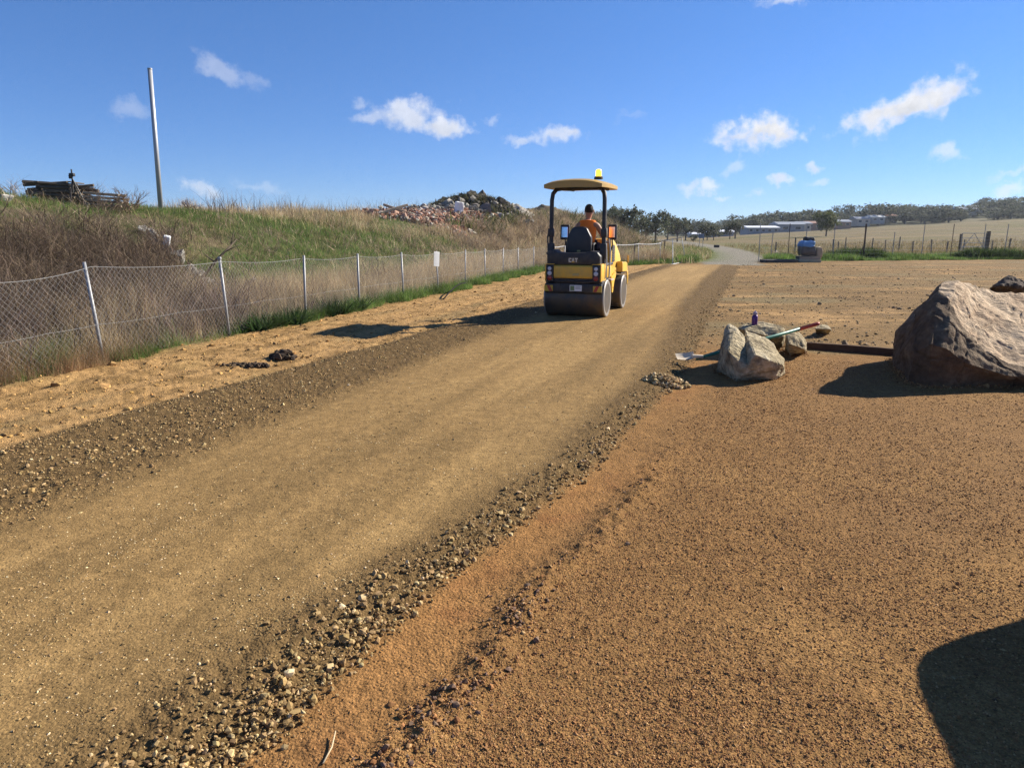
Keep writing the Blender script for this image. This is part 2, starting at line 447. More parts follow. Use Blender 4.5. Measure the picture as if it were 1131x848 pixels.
def ground_material():
    m, nt, b = new_mat('earth')
    a = nt.nodes.new('ShaderNodeAttribute'); a.attribute_name = 'tint'
    geo = nt.nodes.new('ShaderNodeNewGeometry')
    def noise(sc, det=4, ro=.6):
        n = nt.nodes.new('ShaderNodeTexNoise'); n.inputs['Scale'].default_value = sc; n.inputs['Detail'].default_value = det
        n.inputs['Roughness'].default_value = ro; lnk(nt, geo.outputs['Position'], n.inputs['Vector']); return n
    n1 = noise(9, 6, .7); n2 = noise(70, 3)
    vo = nt.nodes.new('ShaderNodeTexVoronoi'); vo.inputs['Scale'].default_value = 75; lnk(nt, geo.outputs['Position'], vo.inputs['Vector'])
    vo2 = nt.nodes.new('ShaderNodeTexVoronoi'); vo2.inputs['Scale'].default_value = 170; lnk(nt, geo.outputs['Position'], vo2.inputs['Vector'])
    def mr(src, lo, hi, a0, a1):
        r = nt.nodes.new('ShaderNodeMapRange'); r.inputs[1].default_value = lo; r.inputs[2].default_value = hi
        r.inputs[3].default_value = a0; r.inputs[4].default_value = a1; lnk(nt, src, r.inputs[0]); return r.outputs[0]
    def mul(p, q):
        k = nt.nodes.new('ShaderNodeMath'); k.operation = 'MULTIPLY'; lnk(nt, p, k.inputs[0]); lnk(nt, q, k.inputs[1]); return k.outputs[0]
    sp = nt.nodes.new('ShaderNodeSeparateColor'); lnk(nt, vo2.outputs['Color'], sp.inputs[0])
    sp1 = nt.nodes.new('ShaderNodeSeparateColor'); lnk(nt, vo.outputs['Color'], sp1.inputs[0])
    f = mul(mul(mr(n1.outputs['Fac'], .25, .75, .72, 1.28), mr(sp.outputs[0], 0, 1, .78, 1.2)), mr(sp1.outputs[0], 0, 1, .82, 1.2))
    vm = nt.nodes.new('ShaderNodeVectorMath'); vm.operation = 'SCALE'
    lnk(nt, a.outputs['Color'], vm.inputs[0]); lnk(nt, f, vm.inputs['Scale'])
    lnk(nt, vm.outputs[0], b.inputs['Base Color'])
    b.inputs['Roughness'].default_value = .95; b.inputs['Specular IOR Level'].default_value = .1
    def add(p, k, q):
        z = nt.nodes.new('ShaderNodeMath'); z.operation = 'MULTIPLY_ADD'; z.inputs[1].default_value = k; lnk(nt, p, z.inputs[0]); lnk(nt, q, z.inputs[2]); return z.outputs[0]
    h = add(sp1.outputs[1], .5, add(sp.outputs[1], .35, add(vo.outputs['Distance'], -.5, add(n1.outputs['Fac'], 1.2, n2.outputs['Fac']))))
    bp = nt.nodes.new('ShaderNodeBump'); lnk(nt, a.outputs['Alpha'], bp.inputs['Strength']); bp.inputs['Distance'].default_value = .014
    lnk(nt, h, bp.inputs['Height']); lnk(nt, bp.outputs[0], b.inputs['Normal'])
    return m
EARTH = ground_material()

def build_ground():
    fine = np.linspace(-43, 43, 860); rest = np.concatenate([np.linspace(43, 317, 70)[1:-1]])
    th = np.radians(np.concatenate([fine, rest])); nT = len(th)
    r = [0.0]; rr = .35
    while rr < 4000:
        r.append(rr); rr *= 1.0065 if rr < 60 else 1.02
    r = np.array(r[1:]); nR = len(r)
    T, Rr = np.meshgrid(th, r)
    x = (Rr * np.sin(T)).ravel(); y = (Rr * np.cos(T)).ravel()
    z = H(x, y) + micro(x, y)
    z[np.hypot(x, y) > 3500] -= 0
    col = ground_colour(x, y)
    V = np.c_[x, y, z]
    V = np.vstack([V, [[0, 0, Hf(0, 0)]]]); col = np.vstack([col, col[0]])
    i, j = np.meshgrid(np.arange(nR - 1), np.arange(nT), indexing='ij')
    j2 = (j + 1) % nT
    F = np.stack([i * nT + j, i * nT + j2, (i + 1) * nT + j2, (i + 1) * nT + j], -1).reshape(-1, 4)[:, ::-1]
    cx = V[F, 0].mean(1); cy = V[F, 1].mean(1)
    on = (cx > xlo(cy)) & (cx < xro(cy)) & (cy < 38) & (cy > -3)
    rd = (np.abs(cx - xroad(cy)) < 1.6) & (cy >= 38) & (cy < 210)
    bank = (bank_d(cx, cy) > .4) & (cy < 105) & ~on
    yard = ~on & ~rd & ~bank & (cy < yard_far(cx)) & (cx > xfence(cy))
    hill = ~on & ~rd & ~bank & ~yard & (cy > 235)
    fld = ~on & ~rd & ~bank & ~yard & ~hill
    cap = np.stack([np.full(nT, len(V) - 1), (np.arange(nT) + 1) % nT, np.arange(nT)], -1)
    for nm, lab, msk in (('track', 'tan gravel track with a rolled lane, running to the far gate', on), ('road', 'pale grey gravel road bending away past the yard', rd),
                         ('embankment', 'grassy earth bank behind the wire fence', bank), ('ground', 'bare orange and brown dirt of the yard', yard),
                         ('hill', 'wooded hill behind the field', hill), ('field', 'dry grass field beyond the yard', fld)):
        f = F[msk]
        used = np.unique(f); mp = np.full(len(V), -1); mp[used] = np.arange(len(used))
        me = np_mesh(nm, V[used], mp[f], col[used])
        me.polygons.foreach_set('use_smooth', np.ones(len(me.polygons), bool))
        o = link(nm, me, EARTH); tag(o, lab, None, None, 'structure')
    me = np_mesh('ground_cap', np.vstack([V[:nT], V[-1:]]), np.where(cap == len(V) - 1, nT, cap), np.vstack([col[:nT], col[-1:]]))
    o = link('ground', me, EARTH); tag(o, 'dirt underfoot at the near end of the track', None, None, 'structure')
build_ground()

# ------------------------------------------------------------------ loose stones
def ico():
    bm = bmesh.new(); bmesh.ops.create_icosphere(bm, subdivisions=1, radius=1.0)
    v = np.array([x.co[:] for x in bm.verts]); bm.verts.index_update()
    f = np.array([[q.index for q in p.verts] for p in bm.faces]); bm.free(); return v, f
ICO_V, ICO_F = ico()
OCT_V = np.array([(1, 0, 0), (-1, 0, 0), (0, 1, 0), (0, -1, 0), (0, 0, 1), (0, 0, -1)], float)
OCT_F = np.array([(0, 2, 4), (2, 1, 4), (1, 3, 4), (3, 0, 4), (2, 0, 5), (1, 2, 5), (3, 1, 5), (0, 3, 5)])

def stones(name, pts, size, cols, mat, small=False, flat=.72, label=None, sink=.25, parent=None):
    n = len(pts); bv, bf = (OCT_V, OCT_F) if small else (ICO_V, ICO_F)
    k = len(bv); NV = 16
    g = np.random.default_rng(len(name) + n)
    var = bv[None] * (1 + g.uniform(-.38, .38, (NV, k, 1))) + g.uniform(-.15, .15, (NV, k, 3))
    V = var[g.integers(0, NV, n)]
    sc = np.stack([g.uniform(.75, 1.25, n), g.uniform(.65, 1.05, n), g.uniform(.5, 1.0, n) * flat / .75], -1) * (size[:, None] * .5)
    V = V * sc[:, None, :]
    a, b_ = g.uniform(0, 2 * np.pi, n), g.normal(0, .45, n)
    cb, sb = np.cos(b_), np.sin(b_)
    y2 = V[:, :, 1] * cb[:, None] - V[:, :, 2] * sb[:, None]; z2 = V[:, :, 1] * sb[:, None] + V[:, :, 2] * cb[:, None]
    ca, sa = np.cos(a), np.sin(a)
    x3 = V[:, :, 0] * ca[:, None] - y2 * sa[:, None]; y3 = V[:, :, 0] * sa[:, None] + y2 * ca[:, None]
    V = np.stack([x3, y3, z2], -1) + pts[:, None, :]
    V[:, :, 2] += (size * (.5 - sink) * flat * .8)[:, None]
    F = (bf[None] + (np.arange(n) * k)[:, None, None]).reshape(-1, 3)
    me = np_mesh(name, V.reshape(-1, 3), F, np.repeat(cols, k, 0))
    o = link(name, me, mat, parent)
    if label: tag(o, label, None, None, 'stuff')
    return o

def pick(n, cols, w=None, jit=.18, seed=0):
    g = np.random.default_rng(seed + n)
    c = np.array(cols)[g.choice(len(cols), n, p=w)]
    return np.clip(c * g.uniform(1 - jit, 1 + jit, (n, 1)) * g.uniform(.95, 1.05, (n, 3)), 0, 1)

STONE = tint_mat('crushed_stone', .85, 0, .25, .22, 90.)
def scatter(n, r0, r1, cond, seed, pw=1.0, half=40):
    """points in the wedge in front of the camera, denser close by"""
    g = np.random.default_rng(seed)
    u = g.random(n)
    if pw == 0: r = r0 * (r1 / r0) ** u
    else: r = (r0 ** pw + u * (r1 ** pw - r0 ** pw)) ** (1 / pw)
    t = np.radians(g.uniform(-half, half, n))
    x, y = r * np.sin(t), r * np.cos(t)
    k = cond(x, y, g.random(n)); x, y = x[k], y[k]
    return np.c_[x, y, H(x, y) + micro(x, y)], np.hypot(x, y)

GREY = [(0.394, 0.269, 0.120), (0.326, 0.212, 0.087), (0.240, 0.151, 0.062), (0.518, 0.374, 0.182), (0.176, 0.113, 0.049), (0.730, 0.564, 0.318)]
# the coarse shoulder on the right
def c_sh(x, y, q):
    w = np.interp(y, [2, 3.5, 5, 9], [.38, .30, .18, .22])
    d = np.minimum(sstep(xri(y) - w, xro(y) - .12, x) ** 1.7, 1 - sstep(xro(y) - .10, xro(y) + .05, x))
    return q < d * (.55 + .45 * sstep(-.35, .15, fbm(x * 3, y * 3, 3, 75)))
p, r_ = scatter(330000, 1.55, 34, c_sh, 1, .55, 44)
gs = np.random.default_rng(5)
e_ = (xro(p[:, 1]) - p[:, 0])
sz = np.clip(gs.lognormal(math.log(.0122), .52, len(p)) * np.interp(e_, [0, .25, .6], [1.0, .9, .6]), .006, .042)
# heap them up a little
p[:, 2] += gs.uniform(0, 1, len(p)) ** 2 * .020 * np.interp(e_, [.1, .4], [1, .3])
stones('gravel', p, sz, pick(len(p), GREY, [.28, .30, .22, .09, .09, .02]), STONE, False, .8, 'coarse loose crushed stone along the right edge of the track', .34)
N_SH = len(p)
# loose strip on the left of the rolled lane
def c_ll(x, y, q):
    d = sstep(xlo(y) - .12, xlo(y) + .05, x) * (1 - sstep(xli(y) - .4, xli(y) + .25, x))
    return q < d * (.45 + .5 * sstep(-.3, .2, fbm(x * 2, y * 2, 3, 76)))
p, r_ = scatter(230000, 3.4, 34, c_ll, 2, .45, 42)
sz = np.clip(gs.lognormal(math.log(.0105), .5, len(p)), .005, .036)
stones('gravel', p, sz, pick(len(p), GREY, [.2, .36, .27, .05, .10, .02], seed=3), STONE, False, .75, 'dark loose gravel on the unrolled left side of the track')
# stones pressed into the rolled lane
def c_cp(x, y, q):
    d = sstep(xli(y) - .1, xli(y) + .2, x) * (1 - sstep(xri(y) - .2, xri(y), x))
    return q < d * (.35 + .65 * sstep(-.1, .4, fbm(x * 1.2, y * 1.2, 3, 71)))
p, r_ = scatter(260000, 1.5, 24, c_cp, 3, .3, 43)
sz = np.clip(gs.lognormal(math.log(.0068), .45, len(p)), .003, .026)
stones('gravel', p, sz, pick(len(p), GREY + [(.30, .195, .078)] * 4, seed=4), STONE, True, .6, 'small stones pressed into the rolled lane of the track', .42)
# fine red gravel
RED = [(0.292, 0.142, 0.048), (0.361, 0.183, 0.064), (0.221, 0.104, 0.037), (0.159, 0.077, 0.029), (0.444, 0.261, 0.112), (0.263, 0.135, 0.055)]
def c_fr(x, y, q):
    d = sstep(xro(y) + .25, xro(y) + .6, x)
    return (q < .06 + .94 * d * (.42 + .58 * sstep(-.35, .25, fbm(x * .9, y * .9, 4, 72) + .5 * pnoise(x * .3, y * .3, 78)))) & (x > xro(y) + .02) & (y < 10.2)
p, r_ = scatter(420000, 1.6, 10.5, c_fr, 4, .25, 43)
sz = np.clip(gs.lognormal(math.log(.0075), .35, len(p)), .004, .022) * np.interp(r_, [2, 6, 10], [.92, 1.1, 1.4])
stones('gravel', p, sz, pick(len(p), RED, [.30, .24, .16, .06, .10, .14], seed=5), STONE, True, .62, 'fine reddish gravel spread over the right foreground', .42)
# row of coarser dark stones beside the orange strip
def c_row(x, y, q):
    c = xro(y) + .46 + .1 * pnoise(y * 1.3, 9.9)
    return (q < np.exp(-((x - c) / .10) ** 2) * (.15 + .85 * sstep(-.2, .4, pnoise(y * 2.2, 4.1))) * (1 - .9 * sstep(2.6, 4.2, y))) & (y < 6)
p, r_ = scatter(90000, 1.5, 6.5, c_row, 6, .6, 43)
sz = np.clip(gs.lognormal(math.log(.012), .4, len(p)), .006, .03)
stones('gravel', p, sz, pick(len(p), RED + [(.17, .105, .068)] * 4, seed=6), STONE, False, .8, 'thin row of coarser brown stones beside the orange clay strip')
# clods over the churned dirt on the left and over the far yard
CLOD = [(0.422, 0.234, 0.074), (0.317, 0.190, 0.066), (0.538, 0.324, 0.113), (0.211, 0.130, 0.051)]
def c_cl(x, y, q): return (x < xlo(y)) & (x > xfence(y) + .1) & (y < 40) & (q < .25 + .75 * sstep(.0, .4, fbm(x * 1.6, y * 1.6, 3, 73)))
p, r_ = scatter(70000, 5.5, 32, c_cl, 7, .5, 41)
sz = np.clip(gs.lognormal(math.log(.016), .6, len(p)), .006, .11)
stones('dirt_clods', p, sz, pick(len(p), CLOD, seed=7), STONE, False, .7, 'churned clods on the orange dirt between fence and track')
def c_yd(x, y, q): return (x > xro(y)) & (y > 10) & (y < yard_far(x)) & (q < .15 + .85 * sstep(.05, .45, fbm(x * .5, y * 1.3, 3, 74)))
p, r_ = scatter(90000, 9.5, 42, c_yd, 8, .3, 42)
sz = np.clip(gs.lognormal(math.log(.022), .55, len(p)), .008, .12)
stones('dirt_clods', p, sz, pick(len(p), [(.24, .155, .075), (.20, .15, .085), (.29, .21, .11), (.165, .11, .058)], seed=8), STONE, False, .6, 'small clods and stones across the far dirt yard')
# ------------------------------------------------------------------ tandem road roller
YEL = paint('yellow_paint', (.74, .43, .045), .42, 0, .6, (.36, .24, .11), 5)
BLK = paint('black_paint', (.018, .018, .02), .5, 0, .7, (.09, .07, .05), 8)
RUB = paint('black_plastic', (.022, .022, .024), .6, 0, .3, (.08, .065, .05), 10)
STEEL = paint('drum_steel', (.075, .068, .060), .5, .5, .85, (.17, .115, .06), 5, .5, .1)
RIM = paint('rubbed_steel', (.28, .26, .235), .45, .35, .4, (.32, .26, .2), 5)
CHROME = paint('mirror_glass', (.72, .74, .76), .06, 1, .05, (.3, .3, .3), 3)
REDL = paint('red_lens', (.30, .015, .01), .25, 0, .2)
WHL = paint('white_lens', (.62, .62, .66), .2, 0, .15)
WHITE = paint('white_sheet', (.78, .78, .76), .5, 0, .2, (.5, .46, .4), 6)
REDT = paint('red_tape', (.42, .03, .02), .4, 0, .2)
AMB = glow('lit_amber_lens', (1.0, .62, .04), 1.6)
VINYL = paint('black_vinyl', (.014, .014, .016), .38, 0, .25, (.08, .06, .05), 9)

ORIG = gp(637.5, 349.5, .06)
ORIG = Vector((ORIG.x, ORIG.y, Hf(ORIG.x, ORIG.y) + .004))
roller = thing('road_roller', 'yellow and black tandem road roller with canopy, driving away on the gravel track', 'road roller', ORIG, R(-19.0))
P = roller

def drum(y0, label=None):
    bm = bmesh.new()
    M = Matrix.Translation((0, y0, .36))
    prof = [(.02, -.50), (.30, -.50), (.315, -.585), (.335, -.598), (.352, -.592), (.36, -.57), (.36, .57), (.352, .592), (.335, .598)]
    lathe(bm, prof + [(.33, .598)], 72, 'X', M)
    d = obj('drum', bm, STEEL, P, angle=30)
    # rubbed rims on both ends and the dark recessed web
    for s in (-1, 1):
        bm = bmesh.new()
        lathe(bm, [(.285, s * .586), (.290, s * .601), (.345, s * .603), (.358, s * .594), (.361, s * .575)], 72, 'X', M)
        obj('rim', bm, RIM, d, angle=30)
        bm = bmesh.new(); lathe(bm, [(.09, s * .50), (.09, s * .56), (.05, s * .575)], 20, 'X', M)
        for k in range(6):
            a = k * math.pi / 3
            lathe(bm, [(.012, s * .50), (.012, s * .578)], 8, 'X', M @ Matrix.Translation((0, .07 * math.cos(a), .07 * math.sin(a))))
        obj('hub', bm, RUB, d, angle=30)
    return d
d0 = drum(0.0)
d1 = drum(1.78)
# rear frame hung over the drum
obj('rear_bumper', prisms([(-.40, .50), (-.37, .47), (-.33, .47), (-.33, .66), (-.40, .66)], -.565, .565, 'X', .012), BLK, P, angle=40)
bm = bmesh.new()
bx(bm, (0, -.02, .735), (1.10, .70, .05), None, .015)
bx(bm, (-.53, -.05, .66), (.06, .60, .12), None, .012); bx(bm, (.53, -.05, .66), (.06, .60, .12), None, .012)
tube(bm, [(-.54, -.415, .70), (.54, -.415, .70)], .014)
for x in (-.25, .02, .3): tube(bm, [(x, -.39, .72), (x, -.40, .60)], .012)
bx(bm, (0, -.36, .69), (.70, .05, .05), None, .01)
obj('drum_frame', bm, BLK, P, angle=40)
obj('scraper', box((0, .39, .42), (1.1, .02, .09), Matrix.Rotation(R(25), 4, 'X'), .004), BLK, P)
for s in (-1, 1):
    m = obj('hazard_marker', box((s * .485, -.409, .565), (.17, .012, .115), None, .003), paint('yellow_tape', (.62, .40, .03), .4, 0, .25) if s < 0 else bpy.data.materials['yellow_tape'], P)
    bm = bmesh.new()
    prism(bm, [(s * .405, .51), (s * .47, .51), (s * .52, .62), (s * .455, .62)], -.4185, -.4155, 'Y')
    obj('stripe', bm, REDT, m)
pl = obj('number_plate', box((.06, -.413, .575), (.24, .012, .115), None, .004), WHITE, P)
bm = bmesh.new(); prism(bm, [(-.045, .53), (.035, .53), (.035, .62), (-.045, .62)], -.4225, -.4195, 'Y')
obj('badge', bm, paint('green_badge', (.16, .24, .10), .5), pl)
bm = bmesh.new()
for z, w in ((.605, .11), (.585, .09), (.562, .11)): prism(bm, [(.055, z), (.055 + w, z), (.055 + w, z + .009), (.055, z + .009)], -.4225, -.4195, 'Y')
obj('lettering', bm, paint('grey_ink', (.25, .25, .25), .6), pl)
# yellow rear panel and the light housings
obj('rear_panel', prisms([(-.40, .76), (-.42, .79), (-.42, .985), (-.39, 1.01), (-.06, 1.01), (-.06, .76)], -.385, .385, 'X', .012), YEL, P, angle=40)
obj('latch', box((.06, -.425, .83), (.13, .02, .045), None, .008), paint('worn_brass', (.5, .38, .14), .4, .2), P)
for s in (-1, 1):
    h = obj('light_housing', box((s * .458, -.36, .865), (.145, .16, .31), None, .02), RUB, P, angle=40)
    for z, rad, mt, nm in ((.945, .036, WHL, 'lamp'), (.855, .042, WHL, 'lamp'), (.765, .045, REDL, 'tail_lamp')):
        bm = bmesh.new(); lathe(bm, [(rad, 0), (rad, .012), (rad * .7, .02), (.004, .022)], 20, 'Z', Matrix.Translation((s * .458, -.44, z)) @ Matrix.Rotation(R(90), 4, 'X'))
        obj(nm, bm, mt, h, angle=40)
    # yellow cheek around the housing
    bm = bmesh.new()
    bx(bm, (s * .545, -.20, .87), (.026, .46, .33), None, .008); bx(bm, (s * .458, -.30, 1.028), (.17, .26, .014), None, .004)
    obj('side_cheek', bm, YEL, P, angle=40)
# black cover behind the seat
c = obj('rear_cover', prisms([(-.53, 1.02), (-.53, 1.22), (-.48, 1.30), (-.40, 1.30), (-.36, 1.25), (-.2, 1.24), (.22, 1.25), (.30, 1.28), (.46, 1.26), (.52, 1.18), (.52, 1.02)], -.385, .05, 'Y', .015), BLK, P, angle=35)
em = obj('emblem', box((-.005, -.392, 1.105), (.20, .008, .115), None, .003), paint('bronze_plate', (.10, .065, .03), .5, 0, .1), P)
def letter_polys():
    # three capital letters drawn as outlines in a 1 x 1 cell
    Cc = [(1, .30), (1, .16), (.86, 0), (.14, 0), (0, .16), (0, .84), (.14, 1), (.86, 1), (1, .84), (1, .68), (.66, .68), (.66, .74), (.34, .74), (.34, .26), (.66, .26), (.66, .30)]
    A1 = [(0, 0), (.33, 1), (.67, 1), (1, 0), (.72, 0), (.5, .62), (.28, 0)]
    T = [(.33, 0), (.33, .74), (0, .74), (0, 1), (1, 1), (1, .74), (.67, .74), (.67, 0)]
    return Cc, A1, T
bm = bmesh.new()
for poly, x0 in zip(letter_polys(), (-.092, -.032, .030)):
    prism(bm, [(x0 + u * .055, 1.067 + v * .078) for u, v in poly], -.4005, -.3975, 'Y')
bmesh.ops.triangulate(bm, faces=[f for f in bm.faces if len(f.verts) > 4])
obj('lettering', bm, paint('cream_letters', (.70, .64, .52), .5, 0, .15), em)
bm = bmesh.new(); prism(bm, [(-.036, 1.062), (.030, 1.062), (-.003, 1.100)], -.4045, -.4015, 'Y')
obj('triangle', bm, YEL, em)
# deck, side boxes and step
bm = bmesh.new(); bx(bm, (0, .42, 1.0), (1.06, .9, .05), None, .012); obj('platform', bm, BLK, P)
for s in (-1, 1):
    bm = bmesh.new()
    bx(bm, (s * .50, .32, .86), (.13, .42, .22), None, .02)
    bx(bm, (s * .54, .62, .66), (.06, .20, .05), None, .008)
    obj('side_box', bm, YEL if s > 0 else BLK, P, angle=40)
obj('step', box((.565, .42, .70), (.10, .30, .03), None, .006), paint('worn_step', (.45, .36, .30), .6, .2), P)
bm = bmesh.new()
tube(bm, [(.575, -.12, .75), (.585, -.10, 1.0), (.56, .0, 1.3)], .012); tube(bm, [(.575, .25, .75), (.585, .25, 1.25), (.56, .22, 1.5)], .014)
obj('hydraulic_line', bm, paint('pale_hose', (.5, .48, .44), .5), P)
# seat
bm = bmesh.new()
prism(bm, [(-.22, 1.16), (-.25, 1.32), (-.24, 1.54), (-.15, 1.71), (-.08, 1.74), (.08, 1.74), (.15, 1.71), (.24, 1.54), (.25, 1.32), (.22, 1.16)], .02, .16, 'Y')
bmesh.ops.bevel(bm, geom=list(bm.edges), offset=.03, segments=3, affect='EDGES', profile=.5)
st = obj('backrest', bm, VINYL, P, angle=50)
obj('tag', box((.0, .017, 1.27), (.07, .006, .03), None, .002), paint('olive_tag', (.3, .27, .1), .5), st)
obj('seat', box((0, .36, 1.20), (.46, .46, .12), None, .04, 3), VINYL, P, angle=50)
obj('seat_base', box((0, .34, 1.08), (.36, .36, .14), None, .02), RUB, P)
for s in (-1, 1):
    bm = bmesh.new(); tube(bm, [(s * .265, .10, 1.2), (s * .265, .12, 1.38), (s * .265, .18, 1.41), (s * .265, .42, 1.41)], .02)
    obj('armrest', bm, RUB, P)
# roll-over frame and canopy
bm = bmesh.new()
for s in (-1, 1):
    pts = [(s * .525, -.12, 1.0), (s * .525, -.12, 1.4), (s * .52, -.11, 2.24), (s * .505, -.09, 2.36), (s * .45, -.04, 2.44), (s * .36, .05, 2.465)]
    tube(bm, pts, .042, 12)
    bx(bm, (s * .525, -.12, 1.27), (.12, .12, .30), None, .015); bx(bm, (s * .527, -.12, 1.62), (.11, .10, .16), None, .012)
    tube(bm, [(s * .525, -.175, 1.63), (s * .525, -.055, 1.63)], .022)
tube(bm, [(-.36, .05, 2.465), (.36, .05, 2.465)], .042, 12)
for s in (-1, 1): tube(bm, [(s * .36, .05, 2.465), (s * .36, .95, 2.48)], .03, 10)
obj('roll_bar', bm, BLK, P, angle=45)
def canopy():
    bm = bmesh.new(); nx, ny = 15, 13
    top, low = [], []
    for i in range(nx):
        for k in range(ny):
            u = i / (nx - 1) * 2 - 1; v = k / (ny - 1)
            x = -.04 + .625 * u * (1 - .10 * abs(2 * v - 1) ** 4); y = -.40 + 1.5 * v
            e = max(abs(u) ** 5, abs(2 * v - 1) ** 7)
            z = 2.545 + .085 * (1 - abs(u) ** 2.4) * (1 - .15 * abs(2 * v - 1) ** 4) - .03 * e + .02 * v
            top.append(bm.verts.new((x, y, z)))
            zl = z - (.06 + .07 * (1 - abs(u) ** 3))
            low.append(bm.verts.new((x * .995, y, zl)))
    for i in range(nx - 1):
        for k in range(ny - 1):
            a = [top[i * ny + k], top[(i + 1) * ny + k], top[(i + 1) * ny + k + 1], top[i * ny + k + 1]]
            bm.faces.new(a); bm.faces.new([low[i * ny + k], low[i * ny + k + 1], low[(i + 1) * ny + k + 1], low[(i + 1) * ny + k]])
    rim = [i * ny for i in range(nx)] + [(nx - 1) * ny + k for k in range(1, ny)] + [i * ny + ny - 1 for i in range(nx - 2, -1, -1)] + [k for k in range(ny - 2, 0, -1)]
    for a, b in zip(rim, rim[1:] + rim[:1]): bm.faces.new((top[a], low[a], low[b], top[b]))
    bmesh.ops.recalc_face_normals(bm, faces=bm.faces)
    return bm
obj('canopy', canopy(), paint('dusty_yellow', (.44, .275, .065), .5, 0, .5, (.30, .21, .10), 5), P, angle=50)
bm = bmesh.new(); lathe(bm, [(.085, 2.625), (.085, 2.668), (.06, 2.68)], 20, 'Z', Matrix.Translation((.34, .12, 0))); bc = obj('beacon_base', bm, RUB, P, angle=40)
bm = bmesh.new(); lathe(bm, [(.054, 2.672), (.057, 2.685), (.055, 2.785), (.042, 2.805), (.01, 2.812)], 24, 'Z', Matrix.Translation((.34, .12, 0))); obj('beacon_lamp', bm, AMB, bc, angle=40)
# mirrors
for s in (-1, 1):
    bm = bmesh.new(); tube(bm, [(s * .44, .95, 1.2), (s * .50, .90, 1.38), (s * .495, .84, 1.50)], .014)
    arm = obj('mirror_arm', bm, RUB, P)
    rot = Matrix.Rotation(R(-4), 4, 'X') @ Matrix.Rotation(R(s * -10), 4, 'Z')
    hs = bmesh.new(); bx(hs, (s * .50, .84, 1.63), (.195, .06, .31), rot, .028, 4); h = obj('mirror', hs, RUB, P, angle=50)
    g = bmesh.new(); bx(g, (s * .497, .806, 1.63), (.125, .008, .215), rot, .003); obj('mirror_glass', g, CHROME, h)
# handrails at both sides of the seat
bm = bmesh.new(); tube(bm, [(-.60, .0, 1.02), (-.625, -.02, 1.55), (-.61, .02, 1.66), (-.56, .02, 1.66)], .016)
tube(bm, [(-.61, .0, 1.20), (-.53, -.1, 1.22)], .014); bx(bm, (-.62, -.02, 1.22), (.05, .05, .05), None, .01)
obj('handrail', bm, RUB, P)
bm = bmesh.new(); tube(bm, [(-.30, .2, 1.22), (-.31, .25, 1.42), (-.29, .3, 1.5)], .016); obj('control_lever', bm, RUB, P)
bm = bmesh.new(); tube(bm, [(.40, .55, 1.05), (.40, .62, 1.42)], .018); lathe(bm, [(.03, 1.41), (.035, 1.45), (.02, 1.49)], 10, 'Z', Matrix.Translation((.40, .62, 0)))
obj('control_lever', bm, RUB, P)
# steering console and wheel
bm = bmesh.new(); bx(bm, (0, .90, 1.18), (.34, .16, .40), Matrix.Rotation(R(12), 4, 'X'), .03); obj('console', bm, RUB, P)
bm = bmesh.new()
MW = Matrix.Translation((0, .74, 1.42)) @ Matrix.Rotation(R(30), 4, 'X')
ring = [MW @ Vector((.19 * math.cos(k * math.pi / 12), .19 * math.sin(k * math.pi / 12), 0)) for k in range(25)]
tube(bm, ring, .014, 8, False)
for k in range(3): tube(bm, [MW @ Vector((0, 0, -.02)), ring[k * 8]], .012)
tube(bm, [MW @ Vector((0, 0, -.02)), (0, .84, 1.26)], .022)
obj('steering_wheel', bm, RUB, P, True)
# hood, grilles and front frame
hood = prisms([(.92, .84), (.92, 1.46), (.97, 1.505), (1.10, 1.50), (1.40, 1.42), (1.66, 1.30), (1.90, 1.18), (2.02, 1.06), (2.05, .95), (2.03, .84)], -.47, .47, 'X', .03)
hd = obj('hood', hood, YEL, P, angle=40)
for s in (-1, 1):
    bm = bmesh.new()
    prism(bm, [(1.00, 1.02), (1.00, 1.34), (1.05, 1.37), (1.24, 1.37), (1.28, 1.33), (1.28, 1.02)], s * .468, s * .476, 'X')
    g = obj('grille', bm, RUB, hd)
    bm = bmesh.new()
    for k in range(6): bx(bm, (s * .480, 1.14, 1.06 + k * .052), (.01, .25, .014), Matrix.Rotation(R(s * 0), 4, 'X'), .003)
    obj('slat', bm, BLK, g)
bm = bmesh.new()
for s in (-1, 1):
    prism(bm, [(.78, .90), (1.30, .90), (1.30, .72), (1.14, .62), (1.02, .40), (.92, .40), (.86, .62), (.78, .78)], s * .45, s * .51, 'X')
    for y, z in ((1.0, .50), (1.05, .80), (.9, .78), (1.2, .84)):
        lathe(bm, [(.018, s * .51), (.018, s * .522)], 8, 'X', Matrix.Translation((0, y, z)))
bx(bm, (0, .93, .52), (.5, .22, .22), None, .02)
obj('centre_frame', bm, YEL, P, angle=40)
for s in (-1, 1):
    bm = bmesh.new()
    prism(bm, [(1.50, .80), (1.50, 1.02), (1.62, 1.00), (1.95, .99), (2.08, .97), (2.12, .82), (2.08, .78)], s * .48, s * .61, 'X')
    prism(bm, [(1.99, .80), (2.12, .80), (2.16, .66), (2.14, .5), (2.08, .5), (2.06, .66)], s * .605, s * .625, 'X')
    bx(bm, (s * .62, 2.10, 1.05), (.03, .05, .16), None, .006)
    bmesh.ops.bevel(bm, geom=list(bm.edges), offset=.008, segments=1, affect='EDGES')
    obj('front_yoke', bm, YEL, P, angle=40)
bm = bmesh.new()
for s in (-1, 1): bx(bm, (s * .535, 1.78, .775), (.10, .52, .045), None, .01)
bx(bm, (0, 1.78, .79), (.9, .6, .06), None, .01)
obj('drum_frame', bm, BLK, P)

